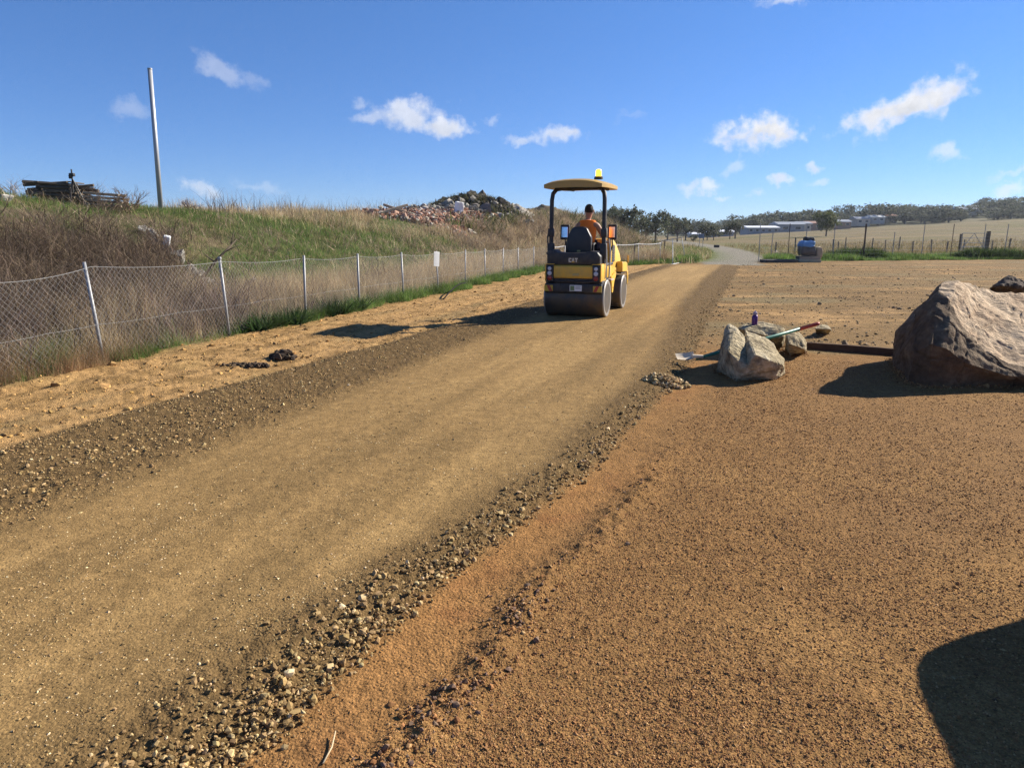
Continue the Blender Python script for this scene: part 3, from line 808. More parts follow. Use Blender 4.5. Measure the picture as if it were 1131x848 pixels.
# ------------------------------------------------------------------ driver
SKIN = paint('skin', (.34, .18, .115), .55, 0, .15, (.28, .14, .09), 20, .4)
HIVIS = paint('orange_hi_vis', (.95, .22, .03), .8, 0, .2, (.5, .12, .03), 9, .2, .3)
HAIR = paint('dark_hair', (.02, .015, .012), .7, 0, .2, (.05, .035, .025), 60, .3, .5)
NAVY = paint('navy_cloth', (.018, .022, .04), .85, 0, .3, (.05, .045, .04), 9, .2)
drv = thing('person', 'driver in an orange hi-vis vest with bare arms seated under the roller canopy', 'person',
            roller.matrix_basis @ Vector((.07, .33, 1.42)) if False else ORIG + Matrix.Rotation(R(-19), 3, 'Z') @ Vector((.09, .34, 1.285)), R(-19))
# joints: x right, y ahead, z up from the seat
J, E = [], []
def jt(x, y, z, r, par=None):
    J.append((x, y, z, r)); i = len(J) - 1
    if par is not None: E.append((par, i))
    return i
pel = jt(0, 0, .08, (.15, .12))
ab = jt(0, .01, .22, (.135, .105), pel); ch = jt(0, .02, .40, (.16, .11), ab); up = jt(0, .02, .50, (.12, .09), ch)
nk = jt(.005, .035, .585, .055, up); nk2 = jt(.01, .05, .63, .055, nk)
hd0 = jt(.012, .06, .69, (.075, .085), nk2); hd1 = jt(.016, .065, .765, (.082, .098), hd0); hd2 = jt(.018, .06, .84, (.06, .07), hd1)
for s in (-1, 1):
    sh = jt(s * .20, .02, .485, .062, up)
    if s > 0:
        el = jt(.29, .14, .25, .045, sh); wr = jt(.315, .335, .155, .03, el); pm = jt(.315, .40, .15, .034, wr)
    else:
        el = jt(-.27, .14, .25, .045, sh); wr = jt(-.17, .30, .17, .03, el); pm = jt(-.15, .36, .175, .034, wr)
    h = len(J) - 1
    for k, (dx, L) in enumerate(((-.026, .030), (-.009, .036), (.009, .034), (.026, .026))):
        a = jt(J[pm][0] + dx, J[pm][1] + .035, J[pm][2] + .004, .0095, pm)
        b = jt(J[pm][0] + dx, J[pm][1] + .035 + L, J[pm][2] - .012, .0085, a)
        jt(J[pm][0] + dx, J[pm][1] + .030 + L, J[pm][2] - .036, .0075, b)
    t0 = jt(J[pm][0] - s * .036, J[pm][1] + .0, J[pm][2] - .006, .010, pm); jt(J[pm][0] - s * .045, J[pm][1] + .035, J[pm][2] - .02, .009, t0)
    hp = jt(s * .10, .08, .07, .085, pel); kn = jt(s * .16, .44, .08, .06, hp); an = jt(s * .15, .50, -.30, .042, kn)
    hl = jt(s * .15, .48, -.36, .04, an); jt(s * .16, .62, -.37, .03, hl)
body = skin('body', J, E, SKIN, drv, pel, 2)
# face, ears, hair, vest and trousers
bm = bmesh.new()
def ell(bm, c, s, seg=16):
    r = bmesh.ops.create_uvsphere(bm, u_segments=seg, v_segments=10, radius=1.0)
    for v in r['verts']: v.co = Vector((v.co.x * s[0] + c[0], v.co.y * s[1] + c[1], v.co.z * s[2] + c[2]))
ell(bm, (.016, .045, .795), (.086, .098, .098), 20)
bmesh.ops.delete(bm, geom=[v for v in bm.verts if v.co.z < .715 or (v.co.y > .095 and v.co.z < .83)], context='VERTS')
obj('hair', bm, HAIR, drv, True)
for s in (-1, 1):
    bm = bmesh.new(); ell(bm, (.016 + s * .088, .07, .755), (.012, .024, .034), 10); obj('ear', bm, SKIN, drv, True)
    bm = bmesh.new(); ell(bm, (.018 + s * .032, .150, .77), (.014, .010, .009), 10); obj('eye', bm, paint('eye_' + 'ab'[s > 0], (.06, .05, .05), .2), drv, True)
bm = bmesh.new(); ell(bm, (.018, .168, .745), (.014, .02, .026), 10); obj('nose', bm, SKIN, drv, True)
bm = bmesh.new(); ell(bm, (.018, .160, .700), (.024, .008, .007), 10); obj('mouth', bm, paint('lips', (.30, .12, .09), .5), drv, True)
VJ = [(0, 0, .05, (.185, .155)), (0, .01, .22, (.182, .15)), (0, .02, .40, (.215, .165)), (0, .02, .50, (.185, .15)), (-.195, .02, .485, (.102, .105)), (.195, .02, .485, (.102, .105)), (0, .03, .575, .088)]
skin('hi_vis_vest', VJ, [(0, 1), (1, 2), (2, 3), (3, 4), (3, 5), (3, 6)], HIVIS, drv, 0, 2)
TJ = [(0, 0, .07, (.165, .13))]; TE = []
for s in (-1, 1):
    i = len(TJ); TJ += [(s * .10, .08, .07, .098), (s * .16, .44, .08, .074), (s * .15, .50, -.28, .056)]; TE += [(0, i), (i, i + 1), (i + 1, i + 2)]
skin('trousers', TJ, TE, NAVY, drv, 0, 2)
# ------------------------------------------------------------------ rocks
def displace(bm, amp, freq, seed, octv=4):
    bm.normal_update()
    o = Vector((seed * 3.1, seed * 1.7, seed * 2.3))
    from mathutils import noise as mn
    for v in bm.verts:
        p = v.co * freq + o
        n = mn.fractal(p, 1.0, 2.0, octv, noise_basis='PERLIN_ORIGINAL')
        v.co += v.normal * n * amp

def facet(bm, amp, freq, seed, crack=0.0):
    """chipped flat faces and cracks"""
    from mathutils import noise as mn
    bm.normal_update()
    o = Vector((seed * 1.3, seed * 2.9, seed * .7))
    for v in bm.verts:
        d = mn.voronoi(v.co * freq + o)[0]
        v.co += v.normal * amp * (d[0] - .45)
        if crack and d[1] - d[0] < .05: v.co -= v.normal * crack * (1 - (d[1] - d[0]) / .05)

def hull_rock(groups, sub=5, amp=.025, freq=3.2, seed=1, amp2=.008):
    bm = bmesh.new()
    for pts in groups:
        b2 = bmesh.new()
        for p in pts: b2.verts.new(p)
        r = bmesh.ops.convex_hull(b2, input=b2.verts)
        bmesh.ops.delete(b2, geom=[v for v in b2.verts if not v.link_faces], context='VERTS')
        bmesh.ops.bevel(b2, geom=list(b2.edges), offset=.012, segments=1, affect='EDGES')
        bmesh.ops.triangulate(b2, faces=b2.faces)
        for k in range(sub):
            es = [e for e in b2.edges if e.calc_length() > .045]
            if not es: break
            bmesh.ops.subdivide_edges(b2, edges=es, cuts=1); bmesh.ops.triangulate(b2, faces=b2.faces)
        displace(b2, amp, freq, seed); displace(b2, amp2, freq * 5, seed + 5)
        me = bpy.data.meshes.new('t'); b2.to_mesh(me); b2.free(); bm.from_mesh(me); bpy.data.meshes.remove(me)
    return bm

SHADE_CRUST = rock_mat('boulder_shade_crust', (.078, .050, .030), (.140, .095, .058), (.22, .16, .10), 2.2, .9)  # weathered crust, its colour darkened to deepen the shade on the front face
LIT_GRANITE = rock_mat('lit_broken_granite', (.31, .205, .122), (.46, .335, .215), (.58, .45, .305), 1.9, .7, ((.4, .5, .7), (1.2, 9, 3.5), .9))  # paler broken stone, its colour lightened for the sunlit face
PALE = rock_mat('pale_rock', (.14, .105, .06), (.40, .325, .20), (.60, .51, .35), 2.6, .8, ((.2, .8, .2), (2, 8, 3), .8))

def big_boulder():
    g0 = lambda px, py: gp(px, py, 0)
    cols = []
    def c(base, mid, ridge, lit, crest_, backy):
        b = g0(*base); m = at(*mid); r = at(*ridge); l = at(*lit); k = at(*crest_)
        bb = Vector((k.x, backy, 0)); bm_ = Vector((k.x * .99 + .02, (backy + k.y) / 2 + .15, k.z * .6))
        b0 = Vector((b.x, b.y, -.06)); 
        cols.append([b0, b, m, r, l, k, bm_, Vector((bb.x, bb.y, -.06))])
    c((997, 413), (997.5, 385, 8.35), (1004, 358, 8.45), (1010, 344, 8.62), (1013, 343, 8.85), 9.3)
    c((1003, 424), (1008, 388, 7.95), (1018, 340, 8.35), (1021, 336, 8.6), (1024, 336, 9.0), 9.6)
    c((1025, 428), (1028, 380, 7.72), (1037, 322, 8.30), (1040, 314, 8.6), (1045, 311, 9.05), 9.8)
    c((1050, 429), (1046, 385, 7.66), (1050, 333, 8.15), (1055, 312, 8.5), (1063, 310, 9.1), 9.9)
    c((1085, 428), (1070, 402, 7.68), (1060, 361, 8.02), (1078, 344, 8.5), (1081, 315, 9.2), 10.0)
    c((1131, 427), (1112, 415, 7.66), (1084, 388, 7.88), (1110, 358, 8.45), (1100, 320, 9.3), 10.1)
    c((1170, 427), (1150, 418, 7.70), (1118, 402, 7.80), (1145, 372, 8.4), (1131, 324, 9.4), 10.1)
    c((1225, 424), (1205, 421, 7.80), (1180, 414, 7.85), (1200, 385, 8.4), (1190, 338, 9.4), 10.0)
    c((1262, 415), (1256, 408, 8.15), (1250, 402, 8.3), (1250, 385, 8.5), (1240, 360, 9.2), 9.7)
    bm = bmesh.new()
    G = [[bm.verts.new(p) for p in col] for col in cols]
    for a, b in zip(G, G[1:]):
        for k in range(len(a) - 1): bm.faces.new((a[k], b[k], b[k + 1], a[k + 1])).material_index = 1 if (k in (3, 4) and a not in G[:2]) else 0  # sunlit colour on the upper faces, shade colour on the others
    for col, rev in ((G[0], False), (G[-1], True)):
        # close the ends
        for k in range(len(col) // 2 - 1):
            q = [col[k], col[k + 1], col[-2 - k], col[-1 - k]]
            bm.faces.new(q if rev else q[::-1])
    bmesh.ops.recalc_face_normals(bm, faces=bm.faces)
    crease = []
    bmesh.ops.triangulate(bm, faces=[f for f in bm.faces if False])
    for k in range(5): 
        bmesh.ops.subdivide_edges(bm, edges=bm.edges, cuts=1, use_grid_fill=True, smooth=.0)
        if k in (1, 2): bmesh.ops.smooth_vert(bm, verts=bm.verts, factor=.14, use_axis_x=True, use_axis_y=True, use_axis_z=True)
    displace(bm, .02, 1.5, 3, 2); facet(bm, .085, 1.9, 4, .018); facet(bm, .03, 5.5, 9); displace(bm, .007, 12, 8, 4)
    # layered cleavage on the sunny face
    from mathutils import noise as mn
    bm.normal_update()
    rot = Euler((.35, .55, .75)).to_matrix()
    for v in bm.verts:
        q = rot @ v.co
        n = mn.fractal(Vector((q.x * 1.1, q.y * 9.0, q.z * 3.0)), 1.0, 2.0, 4, noise_basis='PERLIN_ORIGINAL')
        lit = max(0, min(1, (v.normal.x * .5 + v.normal.z * .9)))
        v.co += v.normal * n * .006 * lit
    return bm
o = obj('boulder', big_boulder(), SHADE_CRUST); o.data.materials.append(LIT_GRANITE); o.data.polygons.foreach_set('use_smooth', np.ones(len(o.data.polygons), bool)); o.data.set_sharp_from_angle(angle=R(24))
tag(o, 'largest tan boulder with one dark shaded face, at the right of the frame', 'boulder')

f8 = gp(828, 421)
LL = [at(805, 356, 9.0), at(813, 361, 8.85), at(795, 381, 8.65), gp(792, 411), gp(815, 421), gp(836, 419), at(805, 389, 8.2), at(806, 379, 8.45), at(821, 407, 8.12), at(834, 409, 8.14),
      at(825, 394, 8.34), at(823, 371, 8.85), at(829, 380, 8.75), gp(797, 399), gp(832, 402), at(811, 399, 8.25)]
LR = [at(826, 384, 8.42), at(838, 371, 9.0), at(822, 362, 9.15), at(843, 372, 9.05), at(854, 379, 8.95), at(866, 397, 8.6), gp(867, 414), gp(855, 420), gp(822, 419), at(834, 391, 8.05),
      at(866, 402, 8.2), at(850, 397, 8.05), at(822, 412, 8.16), gp(833, 398), gp(862, 402), at(829, 404, 8.15)]
o = obj('rock', hull_rock([LL, LR], 5, .02, 4.0, 2), PALE); tag(o, 'pale cracked rock in front with a dark split, shovel leaning behind it', 'rock')
B1 = [at(812, 362, 9.9), at(822, 357, 10.1), at(845, 356, 10.1), at(865, 360, 9.9), at(866, 372, 9.75), at(850, 372, 9.7), gp(862, 388), gp(838, 389), gp(815, 386), gp(822, 374), gp(866, 376)]
o = obj('rock', hull_rock([B1], 5, .03, 3.5, 4), PALE); tag(o, 'flat topped pale rock with a purple bottle standing on it', 'rock')
B2 = [at(869, 371, 9.75), at(881, 365, 9.85), at(889, 375, 9.8), at(890, 386, 9.6), gp(888, 389), gp(872, 393), gp(866, 388), gp(887, 378), at(871, 380, 9.62)]
o = obj('rock', hull_rock([B2], 4, .03, 4, 6), PALE); tag(o, 'small pale rock under the red end of the shovel handle', 'rock')
B3 = [at(899, 363, 11.6), at(906, 357.5, 11.8), at(914, 359, 11.9), at(918, 364, 11.7), gp(901, 368), gp(916, 369), gp(912, 362)]
o = obj('rock', hull_rock([B3], 3, .02, 5, 7), PALE); tag(o, 'little cream stone lying behind the red shovel end', 'rock')
B4 = [at(1094, 316, 12.4), at(1108, 309, 12.5), at(1121, 306, 12.6), at(1135, 312, 12.6), at(1150, 318, 12.5), gp(1085, 345), gp(1100, 350), gp(1150, 349), gp(1155, 338), gp(1095, 334), at(1105, 316, 12.2)]
o = obj('boulder', hull_rock([B4], 5, .07, 2.6, 9, .02), rock_mat('dark_boulder', (.05, .035, .025), (.10, .07, .05), (.2, .15, .11), 2, .8)); tag(o, 'dark low boulder partly hidden behind the largest boulder', 'boulder')
# unseen block added outside the view, shaped to cast the shadow at lower right
def squat():
    bm = bmesh.new()
    sun = Vector((math.sin(R(64)), math.cos(R(64)))) / math.tan(R(30))
    top = 1.05
    pts = [gp(1007, 744), gp(1009, 727), gp(1024, 713), gp(1058, 699), gp(1131, 677), gp(1230, 656), gp(1052, 848), gp(1080, 930)]
    zs = [.80, .95, 1.02, 1.06, 1.10, 1.1, .75, .7]
    for p, z in zip(pts, zs):
        bm.verts.new((p.x + sun.x * z, p.y + sun.y * z, z))
    for p in [(3.15, 2.0), (3.0, 2.6), (3.2, 3.0), (4.9, 3.6), (5.0, 2.4), (4.3, 1.3)]: bm.verts.new((p[0], p[1], -.05))
    bmesh.ops.convex_hull(bm, input=bm.verts)
    bmesh.ops.delete(bm, geom=[v for v in bm.verts if not v.link_faces], context='VERTS')
    bmesh.ops.triangulate(bm, faces=bm.faces)
    for k in range(5):
        es = [e for e in bm.edges if e.calc_length() > .10]
        if not es: break
        bmesh.ops.subdivide_edges(bm, edges=es, cuts=1); bmesh.ops.triangulate(bm, faces=bm.faces)
    for k in range(3): bmesh.ops.smooth_vert(bm, verts=[v for v in bm.verts if v.co.z > .1], factor=.5, use_axis_x=True, use_axis_y=True, use_axis_z=True)
    displace(bm, .008, 3, 12, 3)
    return bm
o = obj('boulder', squat(), SHADE_CRUST, None, True); tag(o, 'unseen block added near the camera to cast the big dark shadow at lower right', 'boulder')

# ------------------------------------------------------------------ shovel, bottle, edging, clods
GRN = paint('green_fibreglass', (.015, .17, .12), .4, 0, .15, (.1, .12, .08), 9)
sA, sB = gp(752, 401, .05), at(905, 357, 9.15)
shv = thing('shovel', 'long green handled shovel with red grip and pale blade, lying across the rocks', 'shovel', sA)
L = sB - sA
bm = bmesh.new(); tube(bm, [L * .11, L * .86], .021, 10); obj('handle', bm, GRN, shv, True)
bm = bmesh.new(); tube(bm, [L * .86, L * .985, L], [.0235, .0235, .016], 10); obj('grip', bm, paint('red_grip', (.45, .05, .03), .5), shv, True)
dv = L.normalized(); up_ = Vector((0, 0, 1)); sd = dv.cross(up_).normalized(); nn = sd.cross(dv).normalized()
sd, nn = (sd * math.cos(R(22)) - nn * math.sin(R(22))).normalized(), (nn * math.cos(R(22)) + sd * math.sin(R(22))).normalized()
if nn.y > 0: sd, nn = -sd, -nn
bm = bmesh.new(); nu, nv = 7, 8; grid = {}
for lay in (0, 1):
    for i in range(nu):
        for k in range(nv):
            u = i / (nu - 1) * 2 - 1; v = k / (nv - 1)
            w = .088 * (1 - .12 * v) * (1 if v > .25 else .80 + .8 * v)
            p = dv * (-.05 + .24 * v) + up_ * .055 + sd * (u * w) + nn * (.035 * u * u + .05 * (1 - v) ** 2 - .03 + (.004 if lay else 0))
            grid[lay, i, k] = bm.verts.new(p)
for i in range(nu - 1):
    for k in range(nv - 1):
        for lay in (0, 1): bm.faces.new([grid[lay, i, k], grid[lay, i + 1, k], grid[lay, i + 1, k + 1], grid[lay, i, k + 1]])
for k in range(nv - 1):
    for i in (0, nu - 1): bm.faces.new([grid[0, i, k], grid[1, i, k], grid[1, i, k + 1], grid[0, i, k + 1]])
for i in range(nu - 1):
    for k in (0, nv - 1): bm.faces.new([grid[0, i, k], grid[1, i, k], grid[1, i + 1, k], grid[0, i + 1, k]])
tube(bm, [dv * .15 + up_ * .045, dv * .26 + up_ * .01, L * .16], [.03, .027, .025], 10)
bmesh.ops.recalc_face_normals(bm, faces=bm.faces)
obj('blade', bm, paint('pale_blade', (.66, .56, .42), .6, 0, .5, (.42, .28, .16), 12), shv, angle=50)
bp_ = at(833, 361, 10.0)
btl = thing('bottle', 'purple drink bottle standing on the flat topped rock', 'bottle', bp_)
bm = bmesh.new(); lathe(bm, [(.036, -.02), (.04, 0), (.041, .10), (.040, .145), (.032, .165), (.024, .172)], 20); obj('flask', bm, paint('purple_metal', (.085, .02, .15), .3, .3, .1), btl, angle=50)
bm = bmesh.new(); lathe(bm, [(.026, .172), (.029, .176), (.029, .205), (.018, .212)], 16); lathe(bm, [(.010, .212), (.010, .23)], 8); obj('cap', bm, paint('lilac_cap', (.3, .24, .36), .5), btl, angle=40)
e0, e1 = gp(889, 385, 0), gp(1012, 394.5, 0)
bm = bmesh.new(); d_ = (e1 - e0); yaw = math.atan2(d_.y, d_.x); mid = (e0 + e1) / 2
bx(bm, (mid.x, mid.y, .035), (d_.length, .05, .13), Matrix.Rotation(yaw, 4, 'Z'), .006)
bmesh.ops.subdivide_edges(bm, edges=[e for e in bm.edges if e.calc_length() > .5], cuts=12); displace(bm, .006, 4, 3)
o = obj('timber_edging', bm, paint('rusty_timber', (.085, .045, .03), .9, 0, .4, (.16, .10, .06), 5, .2, .4)); tag(o, 'low dark timber edging on the ground between the rocks', 'edging')

def clump(name, c, n, spread, size, cols, label, cat, seed, flat=.8, ht=.6):
    g = np.random.default_rng(seed)
    a = g.uniform(0, 2 * np.pi, n); r = np.sqrt(g.random(n))
    x = c[0] + r * np.cos(a) * spread[0]; y = c[1] + r * np.sin(a) * spread[1]
    z = H(x, y) + (1 - r ** 2) * spread[2] * g.uniform(.2, 1, n)
    o = stones(name, np.c_[x, y, z], g.lognormal(math.log(size), .4, n), pick(n, cols, seed=seed), STONE, False, flat)
    return tag(o, label, cat)
q = gp(735, 427); clump('gravel_mound', q, 1500, (.27, .15, .10), .026, GREY, 'small mound of gravel left of the cracked rock, in its shadow', 'gravel mound', 3)
DARK = [(.06, .04, .025), (.10, .065, .035), (.04, .028, .02)]
q = gp(312, 396); clump('soil_clod', q, 300, (.17, .10, .10), .05, DARK, 'dark lump of soil farther from the fence corner post, on orange dirt', 'soil clod', 4)
q = gp(272, 405); clump('soil_clod', q, 300, (.30, .06, .03), .04, DARK, 'long flat dark lump of soil on the orange dirt beside the track', 'soil clod', 5)

# ------------------------------------------------------------------ chain link fence on the left
GALV = paint('galvanised_steel', (.30, .305, .31), .5, .35, .25, (.32, .30, .27), 12)
WIRE = paint('galvanised_wire', (.36, .355, .34), .5, .3, .2, (.35, .33, .3), 3)
seg = np.hypot(*np.diff(FENCE, axis=0).T); cum = np.r_[0, np.cumsum(seg)]
def fxy(s):
    return np.interp(s, cum, FENCE[:, 0]), np.interp(s, cum, FENCE[:, 1])
def s_of_y(y): return float(np.interp(y, FENCE[:, 1], cum))
def ftop(s):
    y = fxy(s)[1]; return np.interp(y, [5, 9.5, 20, 32, 41], [1.33, 1.27, 1.12, 1.02, 1.08])
post_y = [4.7, 7.1, 9.47, 11.98, 14.24, 16.4, 18.72, 21.05, 23.3, 25.3, 27.4, 29.4, 31.9]
post_s = [s_of_y(y) for y in post_y]
while post_s[-1] + 2.0 < cum[-1]: post_s.append(post_s[-1] + 2.15)
lf = thing('chain_link_fence', 'sagging grey chain link fence along the foot of the weedy bank', 'fence', (*fxy(s_of_y(9.47)), 0))
O = lf.location.copy()
gpst = random.Random(5)
lean = {}
for i, s in enumerate(post_s):
    x, y = fxy(s); top = float(ftop(s)); z0 = Hf(x, y)
    lx, ly = gpst.gauss(0, .03), gpst.gauss(0, .02)
    if i == 2: lx, ly = -.10, .0
    if i == 3: lx, ly = -.06, .0
    lean[i] = (lx, ly)
    bm = bmesh.new()
    k = .10 if i == 2 else .02
    tube(bm, [Vector((x, y, z0 - .1)) - O, Vector((x + lx * .35 - k * .2 * 0, y, z0 + top * .4)) - O, Vector((x + lx, y + ly, z0 + top + .06)) - O], .023 if i < 8 else .02, 10)
    if i == 3: bx(bm, Vector((x + lx, y + ly, z0 + top + .05)) - O, (.06, .06, .05), None, .015)
    obj('post', bm, GALV, lf, True)
s0, s1 = post_s[0], post_s[-1]
def top_at(s):
    t = ftop(s); i = np.searchsorted(post_s, s) - 1; i = np.clip(i, 0, len(post_s) - 2)
    a = np.array(post_s)[i]; b = np.array(post_s)[i + 1]; u = (s - a) / (b - a)
    sag = np.where(np.abs(a - s_of_y(7.1)) < .1, .16, .05)
    return t - sag * 4 * u * (1 - u) * .9
def fpt(s, z):
    x, y = fxy(s); w = .02 * pnoise(s * .9, z * 1.3, 6)
    return np.stack([x + w, y, H(x, y) + z], -1) - np.array(O)
def wires(paths, rad):
    """many thin three sided wires in one mesh: paths (n,k,3)"""
    n, k, _ = paths.shape
    d = np.gradient(paths, axis=1); d /= np.linalg.norm(d, axis=2, keepdims=True) + 1e-9
    up = np.array((.15, .25, .95)); a = np.cross(d, up); a /= np.linalg.norm(a, axis=2, keepdims=True) + 1e-9; b = np.cross(d, a)
    V = np.stack([paths + rad * (math.cos(q) * a + math.sin(q) * b) for q in (0, 2.094, 4.189)], 2)   # n,k,3,3
    idx = np.arange(n * k * 3).reshape(n, k, 3)
    F = np.concatenate([np.stack([idx[:, :-1, j], idx[:, :-1, (j + 1) % 3], idx[:, 1:, (j + 1) % 3], idx[:, 1:, j]], -1).reshape(-1, 4) for j in range(3)])
    return np_mesh('wires', V.reshape(-1, 3), F)
st_ = np.arange(s0 - 1.2, s1, .078)
t = np.linspace(0, 1, 9)
paths = []
for dr in (1, -1):
    s = st_[:, None] + (t[None] if dr > 0 else 1 - t[None]) * 1.05
    s = np.clip(s, s0, s1)
    z = .03 + (top_at(s) - .03) * t[None]
    s = s + .012 * pnoise(s * 7, z * 9, 8)
    paths.append(fpt(s, z))
link('mesh', wires(np.concatenate(paths), .00115), paint('mesh_wire', (.34, .325, .30), .5, .3, .3, (.2, .17, .14), 3), lf)
ss = np.linspace(s0, s1, 420)[None]
link('top_wire', wires(np.concatenate([fpt(ss, top_at(ss)), fpt(ss, top_at(ss) + .003)]), .0022), WIRE, lf)
link('middle_wire', wires(fpt(ss, top_at(ss) * .42 - .03 * np.abs(np.sin(ss * 1.4))), .0023), WIRE, lf)
sr = np.linspace(s_of_y(33), s1, 60)[None]
link('top_rail', wires(fpt(sr, top_at(sr) + .03), .018), WHITE, lf)
# white sign wired to a post
SIGNW, nt_, b_s = new_mat('white_corflute'); b_s.inputs['Base Color'].default_value = (.85, .85, .84, 1)
tr_s = nt_.nodes.new('ShaderNodeBsdfTranslucent'); tr_s.inputs['Color'].default_value = (.9, .9, .88, 1); ms_ = nt_.nodes.new('ShaderNodeMixShader'); ms_.inputs[0].default_value = .6
lnk(nt_, b_s.outputs[0], ms_.inputs[1]); lnk(nt_, tr_s.outputs[0], ms_.inputs[2]); lnk(nt_, ms_.outputs[0], nt_.nodes['Material Output'].inputs['Surface'])
i = 7; x, y = fxy(post_s[i]); tz = Hf(x, y) + float(ftop(post_s[i]))
sg = thing('sign', 'blank white sign board wired to a fence post left of the roller', 'sign', (x + lean[i][0], y - .035, tz))
obj('board', box((0.02, -.07, -.17), (.23, .008, .42), Matrix.Rotation(R(53), 4, 'Z') @ Matrix.Rotation(R(4), 4, 'Y'), .003), SIGNW, sg)
bm = bmesh.new(); tube(bm, [(0, .006, .01), (0, .03, .01)], .004); obj('fixing', bm, GALV, sg)
bm = bmesh.new(); tube(bm, [(0, .006, -.3), (0, .03, -.3)], .004); obj('fixing', bm, GALV, sg)
# black poly pipe bent out of the grass
a, b = gp(490, 331), gp(514, 322)
bm = bmesh.new(); tube(bm, [Vector((a.x + (b.x - a.x) * u, a.y + (b.y - a.y) * u, .02 + .25 * math.sin(u * 2.0) )) for u in np.linspace(0, 1, 12)], .018, 8)
o = obj('pipe', bm, paint('black_poly', (.015, .015, .016), .9, 0, .1, spec=.1), None, True); tag(o, 'black plastic pipe looping out of the grass at the fence foot', 'pipe')

# ------------------------------------------------------------------ things on the bank
def on(px, py, Y): p = at(px, py, Y); return Vector((p.x, p.y, Hf(p.x, p.y)))
pb = on(177.5, 232, 26); ptop = at(165.5, 77, 26)
bm = bmesh.new(); tube(bm, [pb - Vector((0, 0, .3)), Vector((ptop.x, ptop.y, ptop.z))], [.085, .075], 14); 
tube(bm, [ptop, ptop + Vector((0, 0, .04))], [.082, .08], 14)
pole = obj('pole', bm, paint('grey_steel', (.40, .41, .42), .45, .3, .2, (.3, .29, .28), 3), None, True); tag(pole, 'tall bare grey steel pole leaning on top of the bank', 'pole')
OLD = paint('weathered_timber', (.11, .085, .062), .9, 0, .5, (.20, .16, .12), 5, .2, .5)
OLDP = paint('pale_timber', (.36, .29, .21), .85, 0, .4, (.2, .16, .11), 5, .2, .4)
sb = on(84, 233, 22)
stk = thing('timber_stack', 'dark stack of old timbers on top of the bank', 'timber stack', sb, R(8))
rr_ = random.Random(3)
dk = bmesh.new(); pk = bmesh.new()
for lay in range(6):
    for k in range(9):
        if lay == 5 and rr_.random() < .45: continue
        w = rr_.uniform(.5, 1.5); off = rr_.uniform(-.35, .3)
        bx(dk, (-.3 + off, -.35 + k * .12, -.02 + lay * .105), (w, .09, .075), Matrix.Rotation(rr_.gauss(0, .12), 4, 'Z') @ Matrix.Rotation(rr_.gauss(.03, .06), 4, 'Y') @ Matrix.Rotation(rr_.gauss(0, .3), 4, 'X'), .008, 1)
    for k in range(2): bx(dk, (-.8 + k * .9, 0, -.02 + lay * .105 + .05), (.09, .9, .03), None, .004, 1)
for lay in range(5):
    for k in range(4): bx(pk, (.95 + rr_.uniform(-.1, .1), -.4 + k * .2, -.2 + lay * .105), (1.0, .10, .06), Matrix.Rotation(rr_.gauss(.03, .04), 4, 'Z') @ Matrix.Rotation(R(4), 4, 'Y'), .006, 1)
obj('dark_timbers', dk, OLD, stk); obj('pale_timbers', pk, OLDP, stk)
tb = on(84, 239, 20.5)
tri = thing('tripod', 'black tripod stand in front of the timber stack on the bank', 'tripod', tb)
hgt = at(85, 192, 20.5).z - tb.z
bm = bmesh.new(); tube(bm, [(0, 0, hgt * .45), (.03, 0, hgt * .95)], .02); obj('column', bm, BLK, tri)
for dx, dy in ((-.12, -.1), (.42, .0), (.0, .4)):
    bm = bmesh.new(); tube(bm, [(.03, 0, hgt * .86), (dx, dy, -.12)], .017); obj('leg', bm, BLK, tri)
bm = bmesh.new(); bx(bm, (.03, 0, hgt * .97), (.14, .10, .09), None, .02); bx(bm, (-.03, 0, hgt * .91), (.06, .05, .1), None, .01); tube(bm, [(.03, 0, hgt), (.03, 0, hgt + .12)], .02); obj('head', bm, BLK, tri)

def slab(name, px, py, Y, size, rot, mat, label, cat):
    p = on(px, py, Y)
    dz = at(px, py, Y).z - p.z
    bm = bmesh.new(); bx(bm, (0, 0, 0), size, Euler(rot).to_matrix().to_4x4(), .02, 1)
    bmesh.ops.subdivide_edges(bm, edges=bm.edges, cuts=2, use_grid_fill=True); displace(bm, .04 * min(size) / .3, 3, px * .1)
    o = obj(name, bm, mat); o.location = (p.x, p.y, p.z + size[2] * .3 + max(0, min(dz, .5)))
    return tag(o, label, cat)
CONC = rock_mat('broken_concrete', (.20, .185, .16), (.32, .30, .26), (.46, .44, .39), 4, .5)
slab('concrete_block', 184.5, 269, 17.5, (.16, .12, .24), (.3, .2, .4), WHITE, 'clean white block lying on the slope below the pole', 'block')
gch = random.Random(31)
for k in range(26):
    u = k / 25; px = 152 + 78 * u + gch.gauss(0, 5); py = 243 + 42 * u + gch.gauss(0, 4); Y = 19.3 - 2.9 * u
    p = on(px, py, Y); r0 = gch.uniform(.05, .17) if k not in (9, 14) else .26
    pts = [Vector((gch.gauss(0, 1), gch.gauss(0, 1), gch.gauss(0, .7))).normalized() * r0 * gch.uniform(.8, 1.2) for _ in range(11)]
    o = obj('concrete_chunk', hull_rock([[q * (1.6 if q.x > 0 and k % 3 == 0 else 1) for q in pts]], 2, .012, 7, k), CONC); o.location = p + Vector((0, 0, r0 * .45 + .05))
    tag(o, 'grey broken concrete piece in the trail running down the green slope below the pole', 'concrete chunk', 'concrete pieces trailing down the slope')
